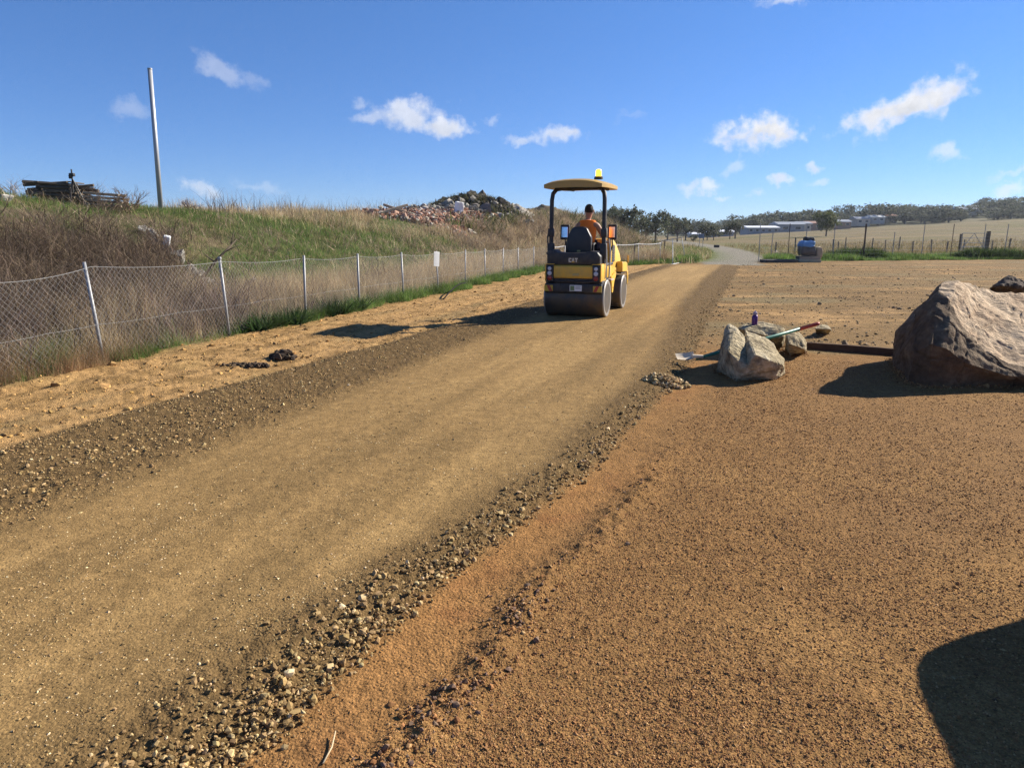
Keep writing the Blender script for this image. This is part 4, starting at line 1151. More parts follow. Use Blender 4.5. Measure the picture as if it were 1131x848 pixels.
for px, py, Y, r0, lab in ((277, 284, 18.2, .09, 'tiny white stone alone on the green slope'), (11, 247, 18.5, .18, 'pale chunk on the bank at the left edge of the picture')):
    p = on(px, py, Y); pts = [Vector((gch.gauss(0, 1), gch.gauss(0, 1), gch.gauss(0, .7))).normalized() * r0 for _ in range(11)]
    o = obj('concrete_chunk', hull_rock([pts], 2, .012, 7, int(px)), CONC); o.location = p + Vector((0, 0, r0 * .7)); tag(o, lab, 'concrete chunk')
bq = on(222, 279, 16.8); tp = at(262, 264, 17.2)
bm = bmesh.new(); v0 = bq + Vector((0, 0, .1)); v1 = Vector(tp)
tube(bm, [v0, v0.lerp(v1, .4) + Vector((0, 0, .05)), v1], [.04, .03, .012], 7)
tube(bm, [v0.lerp(v1, .35) + Vector((0, 0, .04)), v0.lerp(v1, .3) + Vector((-.25, .1, .28))], [.022, .006], 6); tube(bm, [v0.lerp(v1, .8), v1 + Vector((-.05, 0, .2))], [.015, .005], 6)
tube(bm, [v0.lerp(v1, .6) + Vector((0, 0, .04)), v1 + Vector((.1, 0, -.1))], [.018, .006], 6)
o = obj('dead_branch', bm, OLD, None, True); tag(o, 'dark dead branch sticking out of the rubble on the slope', 'branch')

# demolition rubble on the far crest
def heap(name, px, py, Y, rx, ry, h, mat, label, cat, seed, cols=None):
    p = at(px, py, Y); n = 44
    bm = bmesh.new(); V = {}
    g = np.linspace(-1, 1, n)
    X, Yg = np.meshgrid(g, g, indexing='ij'); r = np.hypot(X, Yg)
    z = h * np.clip(1 - r ** 1.25, -.1, 1) * (1 + .5 * fbm(X * 2.6 + seed, Yg * 2.6, 4, seed)) + .22 * fbm(X * 9 + seed, Yg * 9, 3, seed + 1) * (r < 1)
    xs, ys = p.x + X * rx, p.y + Yg * ry
    zz = H(xs, ys) + z - .12
    vs = np.stack([xs, ys, zz], -1).reshape(-1, 3)
    i, j = np.meshgrid(np.arange(n - 1), np.arange(n - 1), indexing='ij')
    F = np.stack([i * n + j, (i + 1) * n + j, (i + 1) * n + j + 1, i * n + j + 1], -1).reshape(-1, 4)
    keep = (r.reshape(-1)[F] < 1.02).all(1); F = F[keep]
    c = pick(len(vs), cols, seed=seed)
    me = np_mesh(name, vs, F, c)
    o = link(name, me, mat, None, True); tag(o, label, cat)
    return o, lambda x, y: Hf(x, y)
SOILT = tint_mat('heap_soil', .95, 0, .1, .35, 12.)
heap('soil_heap', 520, 232, 55, 5.6, 3.4, 1.35, SOILT, 'dark grey soil heap, tallest point of the bank skyline', 'soil heap', 3, [(.045, .043, .032), (.065, .058, .04), (.035, .037, .025)])
heap('gravel_heap', 571, 240, 58, 2.2, 2.2, 1.0, SOILT, 'pale grey gravel heap beside the dark soil heap', 'gravel heap', 5, [(.33, .30, .25), (.25, .22, .18), (.42, .38, .32)])
heap('soil_heap', 601, 238, 66, 4.0, 3.0, 1.0, SOILT, 'low brown soil heap behind the roller post', 'soil heap', 8, [(.12, .09, .06), (.10, .10, .045), (.17, .13, .085)])
heap('rubble_heap', 388, 230, 40, 1.6, 1.3, .45, SOILT, 'small dark red rubble heap on the skyline left of the brick rubble', 'rubble heap', 11, [(.09, .05, .035), (.13, .07, .05), (.06, .05, .04)])
g = np.random.default_rng(21); n = 5200
px = np.where(g.random(n) < .7, g.normal(482, 36, n), g.uniform(392, 580, n)); Y = g.uniform(40, 55, n)
x = (px - 565.5) / FPX * Y * 1.0; 
d = bank_d(x, Y); keep = (d > 4.8 + 1.5 * np.abs(px - 490) / 70) & (px > 385) & (px < 580)
x, Y = x[keep], Y[keep]
stones('rubble', np.c_[x, Y, H(x, Y) + g.random(len(x)) ** 2 * .22], g.lognormal(math.log(.17), .42, len(x)), pick(len(x), [(.36, .19, .12), (.29, .14, .09), (.42, .27, .19), (.38, .33, .27), (.17, .105, .08), (.46, .41, .34)], [.25, .2, .18, .16, .15, .06], .25, 9), STONE, False, .8, 'orange brick rubble tipped along the top of the bank')
n = 500; x = g.normal(0, 1, n) * 2.0 + at(503, 226, 53).x; Y = g.uniform(50.5, 54, n)
stones('rubble', np.c_[x, Y, H(x, Y) + g.random(n) * .5], g.lognormal(math.log(.26), .4, n), pick(n, [(.30, .27, .22), (.22, .20, .165), (.36, .33, .28), (.15, .13, .11)], None, .2, 10), STONE, False, .8, 'grey broken concrete rubble on the flank of the dark soil heap')
slab('concrete_block', 507, 240, 49, (.5, .4, 1.0), (.1, .12, .5), WHITE, 'big upright white concrete block in the rubble below the dark soil heap', 'block')
slab('plank', 431, 233, 41.5, (2.2, .2, .14), (0, -.28, .5), OLDP, 'pale plank on the brick rubble, nearer the pole', 'plank')
slab('plank', 447, 235, 43, (2.6, .2, .14), (0, .32, .3), OLDP, 'pale plank lying across the brick rubble, nearer the soil heap', 'plank')

# ------------------------------------------------------------------ fences on the far side of the yard
RUST = paint('rusty_steel', (.11, .075, .055), .8, .2, .4, (.2, .12, .08), 8)
rf = thing('wire_fence', 'tall thin-posted wire fence along the far edge of the yard', 'fence', (22, 45.2, 0))
O2 = rf.location.copy()
def rfy(x): return float(yard_far(np.array([x]))[0]) * 0 + float(np.interp(x, [9.5, 20, 31, 60], [41.5, 45.0, 47.0, 51.0]))
xs_ = []
for px in (829.5, 842, 860.6, 878.6, 908.6, 941, 972, 1003, 1034, 1067, 1091, 1116, 1146, 1178):
    b_ = (px - 565.5) / FPX; x = b_ * 44
    for _ in range(6): x = b_ * rfy(x) * 1.0 * (CP + SP * .19)
    xs_.append(x)
for i, x in enumerate(xs_):
    y = rfy(x); z = Hf(x, y); hh = 2.2 if i not in (1, 6) else 1.7
    thick = .05 if i == 5 else .021
    bm = bmesh.new(); tube(bm, [Vector((x, y, z - .2)) - O2, Vector((x + rr_.gauss(0, .03), y, z + hh)) - O2], thick, 8)
    if i == 5: tube(bm, [Vector((x, y, z + .9)) - O2, Vector((x - .35, y + .1, z)) - O2], .03, 6)
    obj('post', bm, RUST if i in (2, 5, 8) else GALV, rf)
xs2 = np.linspace(xs_[0], 34, 120)[None]
wl = []
for hh in np.linspace(.15, 1.85, 9):
    ys2 = np.array([[rfy(q) for q in xs2[0]]]); wl.append(np.stack([xs2, ys2, H(xs2, ys2) + hh + .02 * np.sin(xs2 * 2)], -1) - np.array(O2))
vx = np.arange(xs_[0], 34, .32); vy = np.array([rfy(q) for q in vx])
link('wire', wires(np.concatenate(wl), .0045), GALV, rf)
link('mesh', wires(np.stack([np.stack([vx, vy, H(vx, vy) + .15], -1), np.stack([vx, vy, H(vx, vy) + 1.2], -1)], 1) - np.array(O2), .003), GALV, rf)
GREYWOOD = paint('grey_wood', (.20, .17, .135), .9, 0, .4, (.13, .11, .09), 5, .2)
ff = thing('farm_fence', 'short wooden-posted farm fence in the dry grass behind the wire fence', 'fence', (25, 55, 0))
O3 = ff.location.copy()
fp = []
for px in (851, 873, 893, 913.7, 919.6, 927, 956, 970.6, 985, 1000.5, 1021, 1037, 1055, 1086, 1104.5, 1128, 1150):
    Y = 55 + rr_.uniform(-.2, .2); x = (px - 565.5) / FPX * Y; z = Hf(x, Y); fp.append((x, Y))
    hh = rr_.uniform(.95, 1.35)
    bm = bmesh.new(); tube(bm, [Vector((x, Y, z - .2)) - O3, Vector((x + rr_.gauss(0, .05), Y, z + hh)) - O3], rr_.uniform(.035, .055), 8); obj('post', bm, GREYWOOD, ff)
xf_ = np.linspace(fp[0][0], fp[-1][0], 60)[None]
link('wire', wires(np.concatenate([np.stack([xf_, xf_ * 0 + 55, H(xf_, xf_ * 0 + 55) + h_], -1) - np.array(O3) for h_ in (.35, .7, 1.05)]), .005), GALV, ff)
gx0, gx1 = (1052.5 - 565.5) / FPX * 54, (1078 - 565.5) / FPX * 54
gz = Hf(gx0, 54)
gt = thing('farm_gate', 'pale tubular steel farm gate hung on a thick wooden post', 'gate', (gx0, 54, gz))
w_ = gx1 - gx0
bm = bmesh.new()
for hh in (.35, .6, .9, 1.25, 1.6): tube(bm, [(0, 0, hh), (w_, 0, hh)], .022)
for u in (0, 1): tube(bm, [(w_ * u, 0, .35), (w_ * u, 0, 1.6)], .026)
tube(bm, [(0, 0, .4), (w_ * .5, 0, 1.6)], .02); tube(bm, [(w_, 0, .4), (w_ * .5, 0, 1.6)], .02)
obj('frame', bm, GALV, gt)
bm = bmesh.new(); tube(bm, [(w_ + .18, 0, -.2), (w_ + .18, 0, 1.75)], .14, 10); obj('post', bm, OLD, gt)
bm = bmesh.new(); tube(bm, [(-.12, 0, -.2), (-.12, 0, 1.55)], .07, 8); obj('post', bm, OLD, gt)
# white pipe frame standing at the end of the left fence
wf = thing('barrier', 'white pipe barrier frame standing where the fence meets the road', 'barrier', gp(749, 291))
O4 = wf.location
bm = bmesh.new()
pa, pb_, pc, pd = at(731, 266, 42.6), at(753, 262.5, 41.5), gp(743, 291.5, .03), gp(757, 289, .03)
pe = at(743, 264.5, 42)
for a, b in ((pa, pb_), (pe, pc), (pb_, pd), (pc, pd), (gp(738, 293, .03), pd), (pa, pa - Vector((0, 0, .3)))): tube(bm, [a - O4, b - O4], .022, 8)
obj('frame', bm, GALV, wf, True)
for px, Y, hh, lab in ((698, 39, 1.15, 'dark steel picket in the dry grass right of the roller hood'), (730.5, 43, 1.25, 'dark steel picket left of the white pipe frame')):
    x = (px - 565.5) / FPX * Y; o = obj('picket', tubes([(x, Y, Hf(x, Y) - .1), (x + .03, Y, Hf(x, Y) + hh)], .035, 6), RUST); tag(o, lab, 'picket')
# bluish road sign far along the gravel road
x = (770.5 - 565.5) / FPX * 82; y = 82
sg = thing('road_sign', 'small blue grey sign on posts beside the bending gravel road', 'sign', (x, y, Hf(x, y)))
obj('board', box((0, 0, 1.25), (.6, .03, .5), None, .01), paint('blue_grey_board', (.17, .20, .27), .5), sg)
for s in (-1, 1): obj('post', tubes([(s * .2, .035, 0), (s * .2, .035, 1.45)], .03, 8), GALV, sg)
x, y = (782 - 565.5) / FPX * 82, 80
o = obj('kerb_block', box((x, y, Hf(x, y) + .13), (.55, .3, .3), None, .03), RUB); tag(o, 'small black block on the verge of the gravel road', 'block')
# pallet with wrapped load under a blue sheet
pp = gp(891, 289.5); pp.z = Hf(pp.x, pp.y)
pt = thing('pallet', 'pale timber pallet under the wrapped load', 'pallet', pp, R(-8))
bm = bmesh.new()
for k in range(7): bx(bm, (-.5 + k * .167 + .05, 0, .34), (.12, 1.0, .03), None, .004, 1)
for k in (-.45, 0, .45): bx(bm, (.05, k, .24), (1.15, .1, .16), None, .006, 1)
obj('deck', bm, OLDP, pt)
obj('bearer', box((.05, -.1, .08), (1.2, .9, .15), None, .02), paint('sandy_base', (.45, .38, .24), .9), pt)
def blob(c, s, seed, amp=.08, fr=3, cut=None):
    bm = bmesh.new(); bmesh.ops.create_cube(bm, size=1.0)
    bmesh.ops.subdivide_edges(bm, edges=bm.edges, cuts=9, use_grid_fill=True)
    for v in bm.verts:
        m = max(abs(v.co.x), abs(v.co.y), abs(v.co.z)); d = v.co.normalized() * m * 1.05
        q = v.co.lerp(d, .42); v.co = Vector((q.x * s[0] + c[0], q.y * s[1] + c[1], q.z * s[2] + c[2]))
    displace(bm, amp, fr, seed); return bm
ld = obj('wrapped_load', blob((0, 0, 0), (.9, .85, .60), 3, .06), paint('brown_wrap', (.10, .085, .07), .55, 0, .4, (.2, .17, .13), 4, .4, .5), None, True); ld.location = (pp.x - .05, pp.y, pp.z + .66)
tag(ld, 'dark wrapped load standing on the pallet', 'load')
ts = obj('tarpaulin', blob((0, 0, 0), (.80, .85, .36), 5, .08), paint('blue_sheet', (.10, .27, .55), .5, 0, .25, (.2, .3, .5), 4, .4, .5), None, True); ts.location = (pp.x - .12, pp.y - .05, pp.z + 1.03)
tag(ts, 'bright blue sheet draped over the wrapped load', 'tarpaulin')
bg = obj('bag', blob((0, 0, 0), (.55, .5, .22), 7, .06), RUB, None, True); bg.location = (pp.x + .05, pp.y + .1, pp.z + 1.30); tag(bg, 'black bag lying on top of the blue sheet', 'bag')
bg = obj('sack', blob((0, 0, 0), (.35, .4, .7), 9, .05), paint('tan_sack', (.40, .31, .20), .9), None, True); bg.location = (pp.x + .58, pp.y - .1, pp.z + .52); tag(bg, 'tan sack leaning on the right of the wrapped load', 'sack')
sp_ = gp(860, 290); sp_.z = Hf(sp_.x, sp_.y)
fs = obj('flat_sheets', box((sp_.x, sp_.y, sp_.z + .09), (1.9, .8, .16), Matrix.Rotation(R(4), 4, 'Z'), .015), paint('dark_sheets', (.05, .048, .045), .7, 0, .4)); tag(fs, 'low dark stack of sheets on the ground left of the pallet', 'sheets')
jp = gp(862, 284.5); jp.z = Hf(jp.x, jp.y)
bm = bmesh.new()
for k in range(14):
    a = rr_.uniform(0, 3.14); bx(bm, (jp.x + rr_.gauss(0, .35), jp.y + rr_.gauss(0, .3), jp.z + .1 + rr_.uniform(0, .35)), (rr_.uniform(.5, 1.1), .07, .03), Matrix.Rotation(a, 4, 'Z') @ Matrix.Rotation(rr_.gauss(0, .3), 4, 'Y'), .004, 1)
o = obj('offcut_pile', bm, OLDP); tag(o, 'untidy pile of pale timber offcuts behind the dark sheets', 'timber pile')

# dry straw in the foreground
a = gp(357, 846); b = gp(371, 813)
bm = bmesh.new(); tube(bm, [a + Vector((0, 0, .012)), a.lerp(b, .5) + Vector((.008, 0, .016)), b + Vector((0, 0, .022))], [.0035, .003, .002], 6)
o = obj('straw', bm, paint('pale_straw', (.55, .43, .26), .8, 0, .1), None, True); tag(o, 'single pale dry straw lying on the orange clay at the bottom edge', 'straw')

# clods and dark weeds roughen the soil heap
g = np.random.default_rng(61); n = 1500; x = g.normal(0, 1.9, n) + at(520, 232, 55).x; y = 55 + g.normal(0, 1.4, n)
r2 = np.hypot((x - at(520, 232, 55).x) / 5.2, (y - 55) / 3.4); k = r2 < .9; x, y, r2 = x[k], y[k], r2[k]
stones('dirt_clods', np.c_[x, y, H(x, y) + 1.35 * np.clip(1 - r2 ** 1.25, 0, 1) - .05], g.lognormal(math.log(.22), .5, len(x)), pick(len(x), [(.05, .045, .035), (.08, .07, .05), (.12, .10, .075), (.22, .20, .17)], [.4, .3, .2, .1], .2, 62), STONE, False, .8, 'dark lumps and stones over the tall soil heap')

# grit and soil banked against the rocks
def bank_up(o, n, size, seed, label):
    co = np.empty(len(o.data.vertices) * 3, np.float32); o.data.vertices.foreach_get('co', co); co = co.reshape(-1, 3)
    base = co[(co[:, 2] > -.01) & (co[:, 2] < .05)]
    g = np.random.default_rng(seed); c = base.mean(0)
    b = base[g.integers(0, len(base), n)]; out = b[:, :2] - c[:2]; out /= np.linalg.norm(out, axis=1, keepdims=True) + 1e-6
    r = np.abs(g.normal(0, .05, n)); xy = b[:, :2] + out * (r - .015)[:, None]
    p = np.c_[xy, np.maximum(0, H(xy[:, 0], xy[:, 1]) + .035 * np.exp(-r / .03))]
    stones('grit', p, g.lognormal(math.log(size), .45, n), pick(n, RED, seed=seed), STONE, True, .8, label)
for k_, (nm, n_) in enumerate((('boulder', 5200), ('rock', 2200), ('rock.001', 1500), ('rock.002', 700))):
    bank_up(bpy.data.objects[nm], n_, .013, 70 + k_, ['reddish grit banked along the foot of the largest boulder', 'reddish grit around the foot of the cracked pale rock', 'reddish grit round the flat topped rock', 'reddish grit round the rock under the shovel grip'][k_])
# ------------------------------------------------------------------ grass, weeds and scrub
GRASS = tint_mat('grass_blade', .75, .5, .2, .15, 3.)
TWIG = tint_mat('dry_stem', .9, .35, .1, .2, 5.)

def patchy(pts, cols, k=.45, f=1.1):
    n = fbm(pts[:, 0] * f + pts[:, 2], pts[:, 1] * f, 3, 123) + .6 * pnoise(pts[:, 0] * f * 3.1, pts[:, 1] * f * 3.1, 124)
    return np.clip(cols * np.exp(np.clip(n * 2.2, -1, 1) * k)[:, None], 0, 1)

def blades(name, pts, h, w, cols, lean, seed, label, mat=GRASS, seg=3, curl=.5, jit=.06):
    cols = patchy(pts, cols)
    """ribbons that taper to the tip: pts (n,3), h, w (n)"""
    n = len(pts); g = np.random.default_rng(seed)
    a = g.uniform(0, 2 * np.pi, n); L = np.abs(g.normal(0, lean, n))
    dx, dy = np.cos(a), np.sin(a)
    fa = a + np.pi / 2 + g.normal(0, .6, n)
    wx, wy = np.cos(fa), np.sin(fa)
    V = []
    jx = g.normal(0, jit, (n, seg + 1)) * h[:, None]; jy = g.normal(0, jit, (n, seg + 1)) * h[:, None]
    # stems of one tuft lean the same way
    tx, ty = pnoise(pts[:, 0] * 1.9, pts[:, 1] * 1.9, 130), pnoise(pts[:, 0] * 1.9, pts[:, 1] * 1.9, 131)
    for k in range(seg + 1):
        t = k / seg
        off = (L * t + curl * L * t * t) * h
        ww = w * (1 - .85 * t) * .5
        c = pts + np.stack([dx * off + jx[:, k] * t + tx * h * t * t * .45, dy * off + jy[:, k] * t + ty * h * t * t * .45, h * t * (1 - .25 * np.minimum(L, 1.2) * t)], -1)
        V.append(c + np.stack([wx * ww, wy * ww, 0 * ww], -1)); V.append(c - np.stack([wx * ww, wy * ww, 0 * ww], -1))
    V = np.stack(V, 1); m = 2 * (seg + 1)
    f = np.array([[2 * k, 2 * k + 1, 2 * k + 3, 2 * k + 2] for k in range(seg)])
    F = (f[None] + (np.arange(n) * m)[:, None, None]).reshape(-1, 4)
    me = np_mesh(name, V.reshape(-1, 3), F, np.repeat(cols, m, 0))
    o = link(name, me, mat); tag(o, label, None, None, 'stuff'); return o

def bank_pts(n, d0, d1, y0, y1, seed, cond=None, yp=.5):
    g = np.random.default_rng(seed)
    u = g.random(n); y = (y0 ** yp + u * (y1 ** yp - y0 ** yp)) ** (1 / yp)
    d = g.uniform(d0, d1, n); x = xtoe(y) - d / .955
    k = (np.abs(x) < .80 * y + 1.0)
    if cond is not None: k &= cond(x, y, d, g.random(n))
    x, y, d = x[k], y[k], d[k]
    return np.c_[x, y, H(x, y) - .02], d
def pix_x(x, y): return 565.5 + FPX * x / (y * CP + .3)

GG = [(.09, .175, .032), (.12, .20, .042), (.07, .13, .028), (.15, .21, .06), (.17, .20, .07)]
DG = [(.52, .40, .23), (.42, .31, .175), (.62, .50, .33), (.30, .21, .125), (.46, .34, .20)]
BR = [(.13, .092, .064), (.17, .125, .088), (.075, .055, .04), (.27, .205, .15), (.145, .105, .077)]

# fresh grass at the fence foot
def verge(n, y0, y1, seed, cond, w0, w1, yp=.6):
    g = np.random.default_rng(seed); u = g.random(n); y = (y0 ** yp + u * (y1 ** yp - y0 ** yp)) ** (1 / yp)
    x = xfence(y) + g.uniform(w0, w1, n); k = cond(x, y, g.random(n)) & (np.abs(x) < .8 * y + 1)
    x, y = x[k], y[k]; return np.c_[x, y, H(x, y) - .015]
def cg(x, y, q):
    e = x - xfence(y)
    lim = .30 + .35 * pnoise(x * .8, y * .8, 63) + .2 * sstep(14, 22, y)
    return (e < lim) & (q < .15 + .85 * np.maximum(sstep(11.5, 14.5, y) * (.22 + .78 * sstep(-.25, .2, pnoise(y * .8, x * .8, 181))), sstep(.0, .25, pnoise(y * .9, x * .5, 81)) * sstep(9.3, 9.8, y) * .9))
p = verge(150000, 7.2, 41, 91, cg, -1.6, .75)
gg = np.random.default_rng(1)
n = len(p); blades('grass', p, gg.uniform(.06, .24, n) * np.interp(p[:, 1], [10, 16], [.7, 1.15]) * (1.3 - .5 * sstep(0, .6, p[:, 0] - xfence(p[:, 1]))), np.interp(p[:, 1], [8, 40], [.006, .02]), pick(n, GG, None, .25, 2), .5, 3, 'fresh green grass along the foot of the chain link fence')
# broad leaved weeds near the third post
p = verge(9000, 12, 17, 92, lambda x, y, q: q < sstep(.1, .4, pnoise(x * 1.3, y * 1.3, 82)), -.9, .35)
n = len(p); blades('weeds', p, gg.uniform(.12, .40, n), gg.uniform(.02, .05, n), pick(n, [(.04, .075, .025), (.05, .09, .03), (.03, .055, .02)], None, .2, 3), .8, 4, 'dark green leafy weeds at the fence foot', GRASS, 2)
# dry grass right behind and in front of the fence
def cd(x, y, q):
    return q < np.interp(y, [7, 11, 14, 40], [.55, .6, .95, 1]) * (.15 + .85 * sstep(-.25, .2, fbm(x * 1.3, y * 1.3, 3, 140)))
p = verge(120000, 6.8, 42, 93, cd, -2.6, -.05)
n = len(p); hmul = np.interp(p[:, 1], [8, 14, 40], [.75, 1.0, 1.15]) * (.75 + .5 * sstep(-.3, .4, pnoise(p[:, 0] * .7, p[:, 1] * .7, 83)))
blades('dry_grass', p, gg.uniform(.25, .85, n) * hmul, np.interp(p[:, 1], [8, 40], [.004, .013]), pick(n, DG, None, .25, 4), .35, 5, 'tall straw coloured grass behind the chain link fence', TWIG)
# orange brown dead grass at the near left corner
p = verge(26000, 6.5, 10.0, 94, lambda x, y, q: q < .25 + .75 * sstep(-.2, .3, fbm(x * 1.6, y * 1.6, 3, 141)), -1.6, .30)
n = len(p); blades('dry_grass', p, gg.uniform(.1, .42, n), np.full(n, .004), pick(n, [(.30, .19, .10), (.24, .15, .085), (.36, .25, .14)], None, .25, 5), .5, 6, 'rusty dead grass in front of the fence at the left edge')

# scrub: tangled dead stems
def scrub(name, p, h, seed, cols, label, per=5, w=.005, lean=.7):
    n = len(p); g = np.random.default_rng(seed)
    q = np.repeat(p, per, 0) + np.c_[g.normal(0, .10, n * per), g.normal(0, .10, n * per), np.zeros(n * per)]
    up = g.random(n * per) ** 1.5 * .55
    hh = np.repeat(h, per) ; q[:, 2] += up * hh
    return blades(name, q, hh * g.uniform(.45, 1.0, n * per), np.full(n * per, w) * g.uniform(.6, 1.6, n * per) * np.interp(q[:, 1], [8, 20, 50], [1, 2.0, 3.8]), pick(n * per, cols, None, .3, seed), lean, seed, label, TWIG, 5, .9, .13)
def cs(x, y, d, q):
    px = pix_x(x, y)
    return q < sstep(-.25, .15, fbm(x * .6, y * .6, 3, 84) + .35 * (1 - sstep(150, 215, px)))  * (1 - .94 * sstep(165, 225, px)) * (1 - .95 * sstep(4.2, 6.0, d + 1.2 * pnoise(x * .5, y * .5, 44)))
p, d = bank_pts(12000, .2, 6.2, 7.0, 24, 95, cs)
scrub('brush', p, gg.uniform(.25, .95, len(p)) * (.45 + .75 * sstep(-.3, .4, pnoise(p[:, 0] * .9, p[:, 1] * .9, 45))), 7, BR + [(.28, .21, .14)], 'tangled brown dead brush on the bank at the left', 9, .0075, .75)
# scrub along the lower bank further on
p, d = bank_pts(14000, .6, 6.5, 24, 80, 96, lambda x, y, d, q: q < sstep(-.3, .2, fbm(x * .35, y * .35, 3, 85)) * (.15 + .85 * sstep(30, 40, y)))
scrub('brush', p, gg.uniform(.25, .9, len(p)) * np.interp(p[:, 1], [24, 60], [.7, 1.3]) * (.5 + .7 * sstep(-.3, .4, pnoise(p[:, 0] * .6, p[:, 1] * .6, 46))), 8, [(.30, .225, .15), (.38, .29, .185), (.22, .16, .11), (.44, .34, .23)], 'brown and straw coloured brush along the lower bank behind the fence', 6, .006)
# green turf on the slope
def ct(x, y, d, q):
    return q < (1 - .85 * sstep(0, 1.5, d - np.interp(y, [29, 34, 38, 42], [8.2, 6.6, 4.2, 2.0]))* (y > 27)) * (.08 + .92 * sstep(-.2, .2, fbm(x * .55, y * .45, 4, 86) + .3 * sstep(19, 24, y) * (1 - sstep(36, 46, y)) + .3 * (1 - sstep(18, 22, y)) * sstep(7, 9, d)))
p, d = bank_pts(150000, 2.5, 14, 13, 60, 97, ct, .4)
n = len(p); blades('grass', p, gg.uniform(.06, .26, n) * np.interp(p[:, 1], [14, 50], [.8, 1.5]), np.interp(p[:, 1], [14, 60], [.010, .034]), pick(n, GG + [(.26, .22, .11)] * 2 + [(.08, .12, .03)] * 2, None, .25, 9), .5, 9, 'short green turf on the slope and top of the bank', GRASS, 2)
# dry grass over the crest
def cc(x, y, d, q):
    px = pix_x(x, y); keep_off = 1 - .95 * (sstep(408, 425, px) * (1 - sstep(570, 585, px)) * sstep(6.0, 6.8, d))
    return q < keep_off * (.03 + .97 * sstep(27.5, 30, y) * sstep(-.8, .8, d - np.interp(y, [29, 34, 38, 42], [7.4, 5.8, 3.4, 1.2]) + .9 * pnoise(x * .5, y * .5, 87)) * sstep(-.45, .0, fbm(x * .4, y * .4, 3, 88)))
p, d = bank_pts(110000, 1.5, 14, 18, 85, 98, cc, .5)
n = len(p); blades('dry_grass', p, gg.uniform(.2, .7, n) * np.interp(p[:, 1], [18, 60], [.8, 1.0]) * (.5 + .7 * sstep(-.3, .4, pnoise(p[:, 0] * .7, p[:, 1] * .7, 47))), np.interp(p[:, 1], [18, 80], [.010, .04]), pick(n, DG, None, .25, 10), .35, 10, 'dry straw grass over the crest of the bank', TWIG)
# green bushes patches toward the end of the bank
def cb(x, y, d, q): return q < sstep(.05, .3, fbm(x * .25, y * .25, 3, 89))
p, d = bank_pts(14000, .4, 7, 42, 92, 99, cb, 1)
n = len(p); blades('undergrowth', p, gg.uniform(.4, 1.2, n), gg.uniform(.06, .16, n), pick(n, [(.06, .075, .025), (.09, .10, .035), (.13, .12, .05)], None, .3, 11), .6, 11, 'olive undergrowth on the far end of the bank', GRASS, 2)
# verge beyond the yard
def beyond(n, seed, e0, e1, x0, x1, cond):
    g = np.random.default_rng(seed); x = g.uniform(x0, x1, n); e = g.uniform(e0, e1, n); y = yard_far(x) + e
    k = cond(x, y, e, g.random(n)) & (np.abs(x - xroad(y)) > 1.9); x, y = x[k], y[k]; return np.c_[x, y, H(x, y) - .02]
p = beyond(80000, 101, -.3, 3.2, 9.5, 37, lambda x, y, e, q: q < (.25 + .75 * sstep(-.1, .2, pnoise(x * .35, y * .3, 90) + .5 * sstep(24, 27, x))) * (1 - .6 * sstep(1.5, 3, e)))
n = len(p); blades('grass', p, gg.uniform(.1, .42, n) * (.6 + .7 * sstep(-.2, .3, pnoise(p[:, 0] * .35, p[:, 1] * .3, 90))), np.full(n, .026), pick(n, GG, None, .3, 12), .4, 12, 'green grass strip at the far edge of the yard', GRASS, 2)
p = beyond(130000, 102, 1.5, 45, 9, 70, lambda x, y, e, q: (q < np.interp(e, [1, 8, 20, 45], [.9, .55, .25, .08])) & (x < .78 * y))
n = len(p); blades('dry_grass', p, gg.uniform(.15, .6, n) * (.4 + .8 * sstep(-.3, .4, pnoise(p[:, 0] * .4, p[:, 1] * .4, 48))), np.interp(p[:, 1], [42, 90], [.022, .05]), pick(n, [(.27, .20, .10), (.33, .25, .14), (.21, .16, .075), (.18, .16, .06)], None, .25, 13), .4, 13, 'dry grass standing in the field behind the wire fence', TWIG, 2)
p = beyond(60000, 103, -1.0, 26, -3, 22, lambda x, y, e, q: (x < xroad(y) - 1.8) & (x > xtoe(y) + .3) & (q < .8))
n = len(p); blades('grass', p, gg.uniform(.12, .5, n), np.full(n, .03), pick(n, GG + DG[:3], None, .3, 14), .4, 14, 'mixed grass between the bank end and the gravel road', GRASS, 2)
# tall dark weeds under the right fence
for k_, (px, w_) in enumerate(((945, 2.2), (968, 1.4), (1118, 3.0), (1088, 1.6))):
    Y = 45.5; x0 = (px - 565.5) / FPX * Y * .985
    g_ = np.random.default_rng(200 + k_); n = 2600; x = x0 + g_.normal(0, w_ * .45, n); y = Y + 1.0 + g_.normal(0, .35, n)
    o = blades('weed_patch', np.c_[x, y, H(x, y)], g_.uniform(.25, .85, n) * np.exp(-((x - x0) / w_) ** 2), np.full(n, .05), pick(n, [(.03, .05, .018), (.05, .08, .022), (.07, .10, .03)], None, .3, 15), .5, 15 + k_,
               ['widest dark weed patch under the fence behind the pallet', 'smaller dark weed patch beside the widest one', 'dark green weed patch at the right end of the far fence', 'green weed patch in front of the farm gate post'][k_], GRASS, 2)

